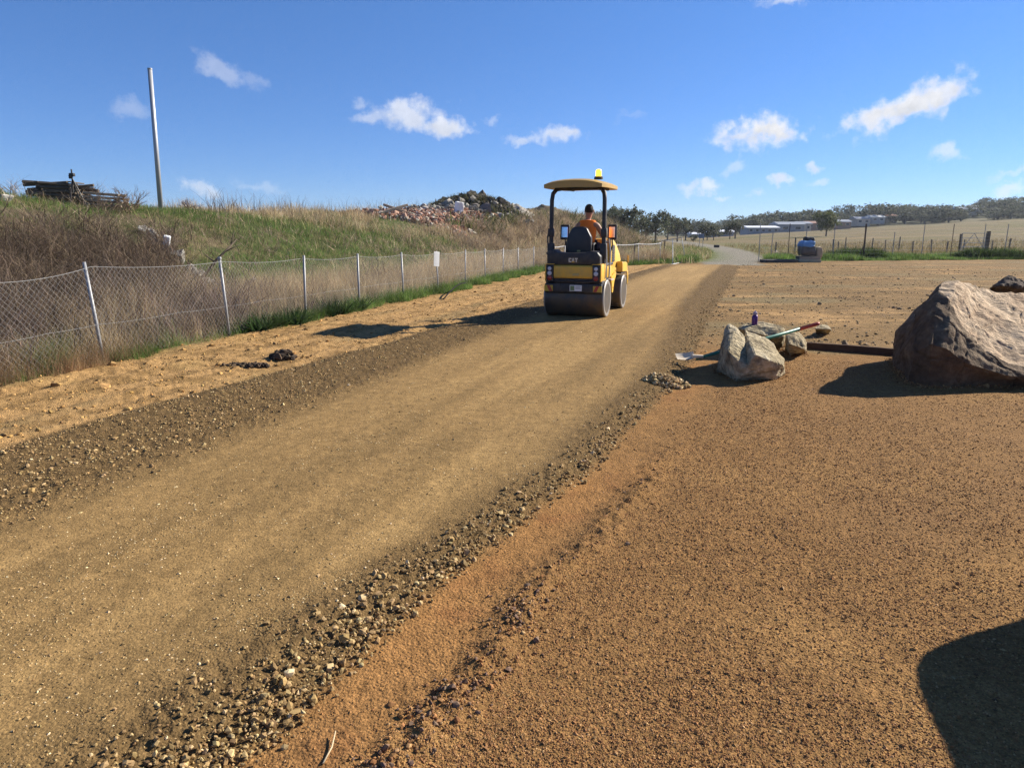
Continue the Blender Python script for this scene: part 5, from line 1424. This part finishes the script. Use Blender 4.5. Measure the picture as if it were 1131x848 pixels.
# ------------------------------------------------------------------ single shrubs on the crest
def shrub(name, px, py, Y, h, w, n, cols, label, seed, up=.75):
    p = on(px, py, Y); g = random.Random(seed)
    t = thing(name, label, 'shrub', p)
    bm = bmesh.new()
    def grow(a, d, L, r, lev):
        b = a + d * L
        m = a + d * L * .5 + Vector((g.gauss(0, .05), g.gauss(0, .05), g.gauss(0, .03))) * L
        tube(bm, [a, m, b], [r, r * .8, r * .55], 4 if lev else 5, False)
        if lev >= 3: return
        for q in range(g.randint(3, 4)):
            dd = (d + Vector((g.gauss(0, .55), g.gauss(0, .55), g.gauss(.1, .4)))).normalized()
            grow(a.lerp(b, g.uniform(.35, 1.0)), dd, L * g.uniform(.5, .8), r * .55, lev + 1)
    for q in range(n):
        d = Vector((g.gauss(0, w), g.gauss(0, w), up)).normalized()
        grow(Vector((g.gauss(0, .06), g.gauss(0, .06), -.05)), d, h * g.uniform(.35, .5), .016 * h, 0)
    obj('stems', bm, paint('twig_' + str(seed), cols, .9, 0, .3, (.2, .15, .1), 9, .1), t)
    return t
shrub('bare_shrub', 48, 216, 23, .9, .5, 5, (.16, .12, .10), 'small leafless shrub poking up behind the timber stack', 1)
shrub('bare_shrub', 116, 236, 21, .95, .55, 7, (.15, .11, .08), 'bare grey brown shrub just right of the tripod', 2)
shrub('bare_shrub', 142, 235, 21.5, 1.05, .6, 9, (.20, .14, .09), 'widest twiggy shrub, between the tripod and the steel pole', 3)
shrub('bare_shrub', 209, 234, 27, .75, .35, 4, (.11, .06, .05), 'small reddish bare shrub right of the steel pole', 4)
shrub('bare_shrub', 220, 236, 27, .55, .22, 2, (.10, .06, .05), 'thin little stalk beside the reddish shrub', 5)
shrub('bare_shrub', 6, 210, 22, .8, .7, 5, (.20, .16, .12), 'wispy bare shrub at the left edge of the crest', 6)
# tall thin stalks on the skyline (one mass of seed heads)
g = np.random.default_rng(77); n = 420; px = g.uniform(240, 470, n); Y = np.interp(px, [240, 470], [29, 49]) + g.normal(0, .8, n); x = (px - 565.5) / FPX * Y
blades('dry_stalks', np.c_[x, Y, H(x, Y)], g.uniform(.5, 1.15, n), np.full(n, .022), pick(n, BR, None, .3, 16), .3, 16, 'thin dark weed stalks against the sky along the crest', TWIG, 4)

# ------------------------------------------------------------------ trees
BARK = paint('gum_bark', (.12, .10, .085), .9, 0, .4, (.22, .19, .16), 3, .1)
LEAF = tint_mat('gum_leaves', .7, .4, .25, .2, 1.2)
def tree_mesh(seed, h, w, nl, leaf, cols, low=.28, lobes=9, lean=0.):
    g = np.random.default_rng(seed); r = random.Random(seed)
    bm = bmesh.new()
    top = Vector((lean * h, r.gauss(0, .03) * h, h * .62))
    tube(bm, [(0, 0, -.4), (lean * h * .3, 0, h * .22), (lean * h * .7, 0, h * .42), top], [h * .035, h * .028, h * .02, h * .01], 7)
    cs = []
    for k in range(lobes):
        a = k * 2.4 + r.random(); q = math.sqrt((k + .5) / lobes)
        c = Vector((math.cos(a) * w * .36 * q + lean * h, math.sin(a) * w * .36 * q, h * (low + (.93 - low) * (.30 + .55 * r.random() + .18 * (1 - q)))))
        s = w * r.uniform(.15, .25); cs.append((c, s))
        st = Vector((lean * h * .5, 0, h * r.uniform(.25, .45)))
        tube(bm, [st, st.lerp(c, .55) + Vector((0, 0, -.04 * h)), c], [h * .016, h * .010, h * .004], 5, False)
    me = bpy.data.meshes.new('trunk'); bm.to_mesh(me); bm.free(); me.materials.append(BARK)
    P_ = []
    per = nl // lobes
    for c, s in cs:
        # twiggy clusters inside each lobe give gaps and an uneven edge
        m = 16
        cc = g.normal(0, 1, (m, 3)); cc /= np.linalg.norm(cc, axis=1, keepdims=True); cc *= (g.random((m, 1)) ** .4) * s * np.array([1.15, 1.15, .72])
        idx = g.integers(0, m, per)
        P_.append(np.array(c) + cc[idx] + g.normal(0, s * .16, (per, 3)))
    pts = np.concatenate(P_); n = len(pts)
    u = g.normal(0, 1, (n, 3)); u[:, 2] -= .4; u /= np.linalg.norm(u, axis=1, keepdims=True)
    v = np.cross(u, g.normal(0, 1, (n, 3))); v /= np.linalg.norm(v, axis=1, keepdims=True)
    L = leaf * g.uniform(.6, 1.4, (n, 1)); W = L * .45
    V = np.stack([pts - u * L * .5, pts + v * W * .5, pts + u * L * .5, pts - v * W * .5], 1)
    F = np.arange(n * 4).reshape(-1, 4)
    mc = np_mesh('crown', V.reshape(-1, 3), F, np.repeat(pick(n, cols, None, .3, seed), 4, 0)); mc.materials.append(LEAF)
    return me, mc
GUM = [(.075, .085, .048), (.095, .105, .058), (.055, .065, .04), (.115, .12, .07), (.13, .125, .08)]
KINDS = [tree_mesh(1, 6, 6.5, 1800, .42, GUM, .10, 10), tree_mesh(2, 7, 5.5, 1800, .42, GUM, .14, 9, .05), tree_mesh(3, 5, 6, 1500, .42, GUM, .06, 9), tree_mesh(4, 8, 6.5, 2000, .45, GUM, .16, 11, -.04), tree_mesh(5, 4.5, 5.5, 1300, .4, GUM, .05, 8)]
def tree(px, Y, hgt, label, group=None, kind=None, zoff=0., name='gum_tree', wide=1.0):
    k = tr_.randrange(5) if kind is None else kind
    x = (px - 565.5) / FPX * (Y * CP - (1.72 - 1.0) * SP * 0 + .3)
    t = thing(name, label, 'tree', (x, Y, Hf(x, Y) - .1 + zoff), tr_.uniform(0, 6.28), group)
    s = hgt / [6, 7, 5, 8, 4.5][k]; t.scale = (s * wide, s * wide, s * (.86 if Y > 200 else 1))
    for nm, me in zip(('trunk', 'crown'), KINDS[k]):
        o = bpy.data.objects.new(nm, me); COL.objects.link(o); o.parent = t
    return t
tr_ = random.Random(12)
LK = [(.10, .12, .04), (.13, .15, .055), (.07, .085, .03), (.16, .16, .065)]
m_ = tree_mesh(9, 6, 7.0, 5200, .34, LK, .12, 15, .03)
KINDS.append(m_)
x = (905 - 565.5) / FPX * 130; t = thing('lone_tree', 'lone round green tree standing in the dry field', 'tree', (x, 130, Hf(x, 130) - .15), 1.0); t.scale = (.72, .72, .78)
for nm, me in zip(('trunk', 'crown'), m_):
    o = bpy.data.objects.new(nm, me); COL.objects.link(o); o.parent = t
# dark trees at the end of the bank, one by one
for px, Y, h, lab in ((667, 118, 5.2, 'dark tree showing just right of the roller canopy post'), (676, 112, 5.2, 'dark gum tree right of the roller mirror, above the bank'), (685, 118, 5.6, 'dark gum tree rising where the bank dips'), (693, 112, 5.6, 'tallest dark gum tree over the falling end of the bank'),
                      (703, 125, 3.9, 'low dark gum tree left of the broad pair'), (713, 118, 4.6, 'broad dark gum tree, left of the pair at the bank end'), (724, 116, 5.7, 'broad tall dark gum tree, right of the pair at the bank end'),
                      (737, 150, 5.6, 'slim dark gum tree in the gap beside the broad pair'), (748, 126, 4.4, 'rounded dark gum tree left of the white roofs'), (757, 140, 4.4, 'smaller dark gum tree touching the rounded one')):
    tree(px, Y, h, lab, 'gum trees past the end of the bank')
for px, Y, h, lab in ((781, 140, 3.6, 'dark bushy tree in front of the white roofs'), (777, 141, 2.8, 'shorter dark bush left of the bushy tree at the white roofs'), (766, 118, 1.3, 'small dark bush beside the gravel road'), (812, 150, 5.0, 'upright dark tree between the two white roofed buildings'), (806, 152, 3.6, 'lower dark tree left of the upright one between the roofs'), (788, 140, 2.9, 'shorter dark bush right of the bushy tree at the white roofs')):
    tree(px, Y, h, lab, 'bushes in front of the white roofs', 4 if h < 4 else 1)
# the tree line along the horizon: alike, counted one by one
TL = 'dark gum tree in the long tree line along the horizon behind the buildings'
for k in range(56):
    px = 742 + k * 4.6 + tr_.gauss(0, 1.5); Y = tr_.uniform(285, 350)
    hgt = 7.2 + 2.4 * fbm(np.array([px * .05]), np.array([1.0]), 3, 5)[0] + tr_.gauss(0, 1.5) + np.interp(px, [760, 800, 860, 900, 1000], [0, .5, 2.2, 1.2, .3])
    tree(px, Y, hgt, TL, 'tree line along the horizon', tr_.randrange(5), name='horizon_tree', wide=1.4, zoff=-1.0)
TH = 'dark tree scattered among others over the wooded hill at the right'
for k in range(96):
    px = 950 + 215 * (k / 96) + tr_.gauss(0, 3); Y = tr_.uniform(270, 470)
    tree(px, Y, tr_.choice([3.6, 4.5, 5.5, 6.5, 7.5, 9.0]) * tr_.uniform(.9, 1.1), TH, 'trees on the wooded hill', tr_.randrange(5), name='hill_tree', wide=1.5, zoff=-1.2)

# ------------------------------------------------------------------ buildings far off
WALLS = [paint('pale_wall', (.50, .48, .44), .8, 0, .2), paint('grey_wall', (.26, .28, .31), .7, 0, .2), paint('brick_wall', (.28, .18, .13), .9, 0, .2), paint('cream_wall', (.52, .45, .36), .8, 0, .2)]
ROOFS = [paint('white_roof', (.78, .79, .80), .5, 0, .1), paint('grey_roof', (.30, .32, .35), .5, 0, .2), paint('terracotta_roof', (.30, .15, .10), .8, 0, .2)]
GLASS = paint('dark_glass', (.03, .035, .045), .15, 0, .1)
def house(px, Y, w, d, h, rise, wm, rm, label, name='house', zoff=0., nwin=3, rot=0.):
    h *= .70; rise *= .75; w *= .85; zoff -= .35
    x = (px - 565.5) / FPX * (Y * CP + .3)
    t = thing(name, label, 'building', (x, Y, Hf(x, Y) + zoff), rot)
    obj('wall', box((0, 0, h / 2 - .3), (w, d, h + .6)), WALLS[wm], t)
    bm = bmesh.new(); prism(bm, [(-d / 2 - .4, h + .02), (0, h + rise), (d / 2 + .4, h + .02), (d / 2 + .4, h - .12), (-d / 2 - .4, h - .12)], -w / 2 - .4, w / 2 + .4, 'X')
    obj('roof', bm, ROOFS[rm], t)
    for k in range(nwin):
        u = (k + .5) / nwin - .5
        f = obj('window', box((u * w, -d / 2 - .03, h * .55), (w / nwin * .5, .08, h * .38)), WALLS[0], t)
        obj('pane', box((u * w, -d / 2 - .08, h * .55), (w / nwin * .42, .03, h * .30)), GLASS, f)
    return t
house(775, 210, 8, 6, 1.4, .7, 0, 0, 'small white roofed building left of the dark bushy tree', 'shed', .3)
house(795, 205, 7, 6, 2.0, .8, 1, 0, 'white roofed building right of the dark bushy tree', 'shed', .3)
house(838, 235, 11.5, 8, 2.7, .8, 1, 0, 'long white roofed building behind the wire fence', 'shed', .4, 5)
house(868, 240, 9.5, 9, 3.6, 1.2, 1, 1, 'big grey shed beside the long white roofed building', 'shed', .4, 2)
house(884, 255, 5, 7, 4.0, 1.0, 3, 1, 'narrow pale building at the right end of the grey shed', 'house', .3, 2)
for px, Y, w, h, wm, rm, lab, zo in ((895, 270, 6, 3.2, 2, 2, 'brick house between the grey shed and the lone tree', .8), (927, 270, 6, 2.8, 2, 1, 'brick house right of the lone tree', 1.0), (948, 280, 6, 3, 3, 1, 'cream house under the horizon trees, left of the wooded hill', 1.3), (964, 285, 6, 2.8, 0, 0, 'pale house with a white roof at the foot of the wooded hill', 1.6),
                                     (978, 290, 5, 2.6, 3, 2, 'cream house with a terracotta roof at the foot of the hill', 1.8), (1004, 300, 6, 3, 2, 1, 'brick house at the hill foot, grey roof', 1.5), (1061, 310, 9, 2.6, 0, 1, 'pale low house with grey roof on the hill', 2.2), (1072, 318, 6, 2.6, 1, 1, 'grey house right of the pale low house on the hill', 2.4), (1022, 305, 6, 2.8, 1, 2, 'grey house with terracotta roof on the hill foot', 1.6)):
    house(px, Y, w, 6, h, 1.1, wm, rm, lab, 'house', zo, 2)

# thickets of darker stems and a few green weeds show between the straw near the camera
p = verge(3000, 7.0, 15.5, 150, lambda x, y, q: q < sstep(-.15, .25, fbm(x * .9, y * .9, 3, 142)), -3.2, -.12)
scrub('brush', p, gg.uniform(.3, .95, len(p)), 21, [(.12, .085, .07), (.17, .125, .10), (.24, .18, .14)], 'dark thicket stems behind the near part of the chain link fence', 7, .007, .6)
p = verge(30000, 7.2, 16, 151, lambda x, y, q: q < sstep(.05, .4, fbm(x * 1.1, y * 1.1, 3, 143)), -1.5, .05)
n = len(p); blades('weeds', p, gg.uniform(.15, .5, n), np.full(n, .008), pick(n, [(.11, .14, .05), (.15, .17, .07), (.19, .19, .09)], None, .25, 22), .5, 22, 'grey green weeds among the straw at the near fence', GRASS)

# dead bushy tufts break up the turf
p, d = bank_pts(900, 3.0, 10, 15, 50, 160, lambda x, y, d, q: q < .02 + .98 * sstep(.1, .4, fbm(x * .5, y * .5, 3, 161)), .5)
scrub('brush', p, gg.uniform(.2, .6, len(p)), 31, [(.30, .22, .15), (.20, .15, .10), (.40, .31, .21)], 'scattered dead brown tufts over the green slope', 10, .007, .8)
g = np.random.default_rng(162); n = 2600; x = g.normal(0, 2.2, n) + at(520, 232, 55).x; y = 54 + g.normal(0, 1.2, n); r2 = np.hypot((x - at(520, 232, 55).x) / 5.2, (y - 55) / 3.4); k = r2 < .95; x, y, r2 = x[k], y[k], r2[k]; n = len(x)
blades('undergrowth', np.c_[x, y, H(x, y) + 1.35 * np.clip(1 - r2 ** 1.25, 0, 1) - .08], g.uniform(.15, .55, n), g.uniform(.04, .1, n), pick(n, [(.06, .07, .03), (.09, .085, .045), (.12, .10, .06)], None, .3, 40), .6, 41, 'dark weeds growing on the tall soil heap', GRASS, 2)
# ------------------------------------------------------------------ sky, clouds, sun, camera
SUN_AZ, SUN_EL = 64.0, 30.0
EXPOSURE = 0.93
HAZE = .00022
GAIN_LOW, GAIN_HIGH = (.98, 1.05, 1.28), (1.17, 1.48, 1.74)
w = bpy.data.worlds.new('World'); scene.world = w; w.use_nodes = True
nt = w.node_tree; bgn = nt.nodes['Background']
sky = nt.nodes.new('ShaderNodeTexSky'); sky.sky_type = 'NISHITA'; sky.sun_disc = False
sky.sun_elevation = R(SUN_EL); sky.sun_rotation = R(SUN_AZ)
sky.air_density = .7; sky.dust_density = 0; sky.ozone_density = 6; sky.altitude = 300
tc = nt.nodes.new('ShaderNodeTexCoord')
def N(t, **k):
    n = nt.nodes.new(t)
    for a, b in k.items(): setattr(n, a, b)
    return n
def math_(op, a, b=None, clamp=False):
    n = N('ShaderNodeMath', operation=op, use_clamp=clamp)
    for i, v in enumerate((a, b)):
        if v is None: continue
        if isinstance(v, (int, float)): n.inputs[i].default_value = v
        else: nt.links.new(v, n.inputs[i])
    return n.outputs[0]
dirv = tc.outputs['Generated']
nw = N('ShaderNodeTexNoise'); nw.inputs['Scale'].default_value = 22; nw.inputs['Detail'].default_value = 5; nw.inputs['Roughness'].default_value = .6
nt.links.new(dirv, nw.inputs['Vector'])
wv = N('ShaderNodeVectorMath', operation='MULTIPLY_ADD'); wv.inputs[1].default_value = (.05, .05, .05)
sub = N('ShaderNodeVectorMath', operation='SUBTRACT'); sub.inputs[1].default_value = (.5, .5, .5)
nt.links.new(nw.outputs['Color'], sub.inputs[0]); nt.links.new(sub.outputs[0], wv.inputs[0]); nt.links.new(dirv, wv.inputs[2])
fn = N('ShaderNodeTexNoise'); fn.inputs['Scale'].default_value = 46; fn.inputs['Detail'].default_value = 9; fn.inputs['Roughness'].default_value = .56
nt.links.new(dirv, fn.inputs['Vector'])
fine = math_('SUBTRACT', fn.outputs['Fac'], .5)
# each cloud: direction in the sky (photo pixel), half width, half height, tilt in degrees, thickness
CL = [(1000, 117, 62, 21, 24, 1.0), (967, 131, 34, 13, 8, .9), (1030, 104, 34, 16, 20, .9), (842, 146, 52, 24, 6, 1.05), (815, 152, 30, 11, 8, .8), (455, 126, 50, 20, 4, .72), (490, 137, 36, 17, -4, .82), (415, 133, 34, 9, 10, .42), (399, 112, 12, 9, 0, .3),
      (612, 150, 40, 12, 8, .66), (632, 145, 18, 10, 12, .7), (578, 156, 20, 7, 0, .5), (238, 74, 32, 12, -12, .30), (272, 84, 26, 8, -20, .17), (146, 118, 24, 11, 0, .22), (223, 210, 24, 11, -12, .48), (290, 206, 30, 8, -10, .2),
      (762, 206, 16, 8, 0, .5), (781, 207, 17, 8, 0, .66), (815, 186, 17, 8, 20, .33), (866, 201, 18, 8, 0, .72), (896, 184, 13, 6, 0, .6), (837, 216, 20, 7, 0, .36), (1044, 170, 20, 10, 0, .5), (1105, 212, 18, 8, 0, .55), (1112, 194, 26, 6, 14, .3), (902, 202, 12, 6, 0, .35), (794, 220, 10, 6, 0, .4), (866, 0, 22, 6, 0, .5), (543, 134, 9, 7, 0, .3), (700, 130, 22, 5, 10, .10)]
dens = None; low = None
for px, py, hw, hh, tilt, op in CL:
    c = Vector(ray(px, py)).normalized()
    r_ = c.cross(Vector((0, 0, 1))).normalized(); u_ = r_.cross(c).normalized()
    ct_, st2 = math.cos(R(tilt)), math.sin(R(tilt))
    ru = (r_ * ct_ + u_ * st2) * (FPX / hw); uu = (u_ * ct_ - r_ * st2) * (FPX / hh)
    off = c.length
    def dotv(vec):
        n = N('ShaderNodeVectorMath', operation='DOT_PRODUCT'); n.inputs[1].default_value = vec; nt.links.new(wv.outputs[0], n.inputs[0])
        return math_('SUBTRACT', n.outputs['Value'], c.dot(vec))
    a, b = dotv(ru), dotv(uu)
    q = math_('SUBTRACT', 1.0, math_('SQRT', math_('ADD', math_('MULTIPLY', a, a), math_('MULTIPLY', b, b))))
    mr = N('ShaderNodeMapRange', interpolation_type='SMOOTHSTEP'); mr.inputs[1].default_value = .0; mr.inputs[2].default_value = .85
    nt.links.new(math_('ADD', q, math_('MULTIPLY', fine, 1.9)), mr.inputs[0])
    edge = math_('MULTIPLY', math_('ADD', q, .35), 3.0, True)      # nothing far from the cloud's body
    v = math_('MULTIPLY', math_('MULTIPLY', mr.outputs[0], edge), op)
    dens = v if dens is None else math_('MAXIMUM', dens, v)
    lw = math_('MULTIPLY', v, math_('SUBTRACT', .5, math_('MULTIPLY', b, .4), True))
    low = lw if low is None else math_('MAXIMUM', low, lw)
cn = N('ShaderNodeTexNoise'); cn.inputs['Scale'].default_value = 70; cn.inputs['Detail'].default_value = 5
nt.links.new(dirv, cn.inputs['Vector'])
shade = math_('SUBTRACT', math_('ADD', .86, math_('MULTIPLY', math_('SUBTRACT', cn.outputs['Fac'], .5), .35)), math_('MULTIPLY', low, .30))
cc_ = N('ShaderNodeCombineColor'); 
for i, k in enumerate((.98, .99, 1.03)): nt.links.new(math_('MULTIPLY', shade, k), cc_.inputs[i])
SKY_STR = .05
# clear dry air: deeper blue higher up
sxyz = N('ShaderNodeSeparateXYZ'); nt.links.new(dirv, sxyz.inputs[0])
el = N('ShaderNodeMapRange'); el.inputs[1].default_value = .0; el.inputs[2].default_value = .30; nt.links.new(sxyz.outputs[2], el.inputs[0])
gm = N('ShaderNodeMix', data_type='RGBA'); gm.inputs['A'].default_value = (*GAIN_LOW, 1); gm.inputs['B'].default_value = (*GAIN_HIGH, 1); nt.links.new(el.outputs[0], gm.inputs['Factor'])
skm = N('ShaderNodeVectorMath', operation='MULTIPLY'); nt.links.new(sky.outputs[0], skm.inputs[0]); nt.links.new(gm.outputs['Result'], skm.inputs[1])
cls = N('ShaderNodeVectorMath', operation='SCALE'); cls.inputs['Scale'].default_value = .64 / SKY_STR; nt.links.new(cc_.outputs[0], cls.inputs[0])
mx = N('ShaderNodeMix', data_type='RGBA'); nt.links.new(math_('MULTIPLY', dens, .97, True), mx.inputs['Factor'])
nt.links.new(skm.outputs[0], mx.inputs['A']); nt.links.new(cls.outputs[0], mx.inputs['B'])
nt.links.new(mx.outputs['Result'], bgn.inputs['Color']); bgn.inputs['Strength'].default_value = SKY_STR

hm = bpy.data.materials.new('haze'); hm.use_nodes = True; hn = hm.node_tree
hn.nodes.remove(hn.nodes['Principled BSDF'])
pv = hn.nodes.new('ShaderNodeVolumePrincipled'); pv.inputs['Color'].default_value = (.80, .88, 1.0, 1); pv.inputs['Density'].default_value = HAZE; pv.inputs['Anisotropy'].default_value = .2
hn.links.new(pv.outputs[0], hn.nodes['Material Output'].inputs['Volume'])
o = obj('haze', box((0, 300, 15), (2400, 1500, 36)), hm); tag(o, 'thin haze over the site and the far hill', None, None, 'stuff')
sl = bpy.data.lights.new('sun', 'SUN'); sl.energy = 5.0; sl.angle = R(.53); sl.color = (1, .93, .81)
so = bpy.data.objects.new('sun', sl); COL.objects.link(so)
sd_ = Vector((math.sin(R(SUN_AZ)) * math.cos(R(SUN_EL)), math.cos(R(SUN_AZ)) * math.cos(R(SUN_EL)), math.sin(R(SUN_EL))))
so.rotation_euler = sd_.to_track_quat('Z', 'Y').to_euler(); so.location = sd_ * 60

cd = bpy.data.cameras.new('camera'); co = bpy.data.objects.new('camera', cd); COL.objects.link(co)
cd.sensor_fit = 'HORIZONTAL'; cd.sensor_width = 36; cd.lens = FPX / 1131 * 36
cd.clip_start = .05; cd.clip_end = 20000
co.location = (0, 0, CAM_H); co.rotation_euler = (R(90) - PITCH, 0, 0)
scene.camera = co
vs = scene.view_settings; vs.view_transform = 'Standard'; vs.look = 'None'; vs.gamma = 1.0; vs.exposure = EXPOSURE; vs.use_curve_mapping = False
scene.render.engine = 'CYCLES'
cy = scene.cycles
cy.max_bounces = 5; cy.diffuse_bounces = 3; cy.glossy_bounces = 3; cy.transmission_bounces = 4; cy.transparent_max_bounces = 8
cy.use_denoising = True; cy.denoiser = 'OPENIMAGEDENOISE'; cy.denoising_prefilter = 'NONE'; cy.denoising_input_passes = 'RGB_ALBEDO_NORMAL'; cy.sample_clamp_indirect = 4

cy.volume_bounces = 0; cy.volume_max_steps = 64
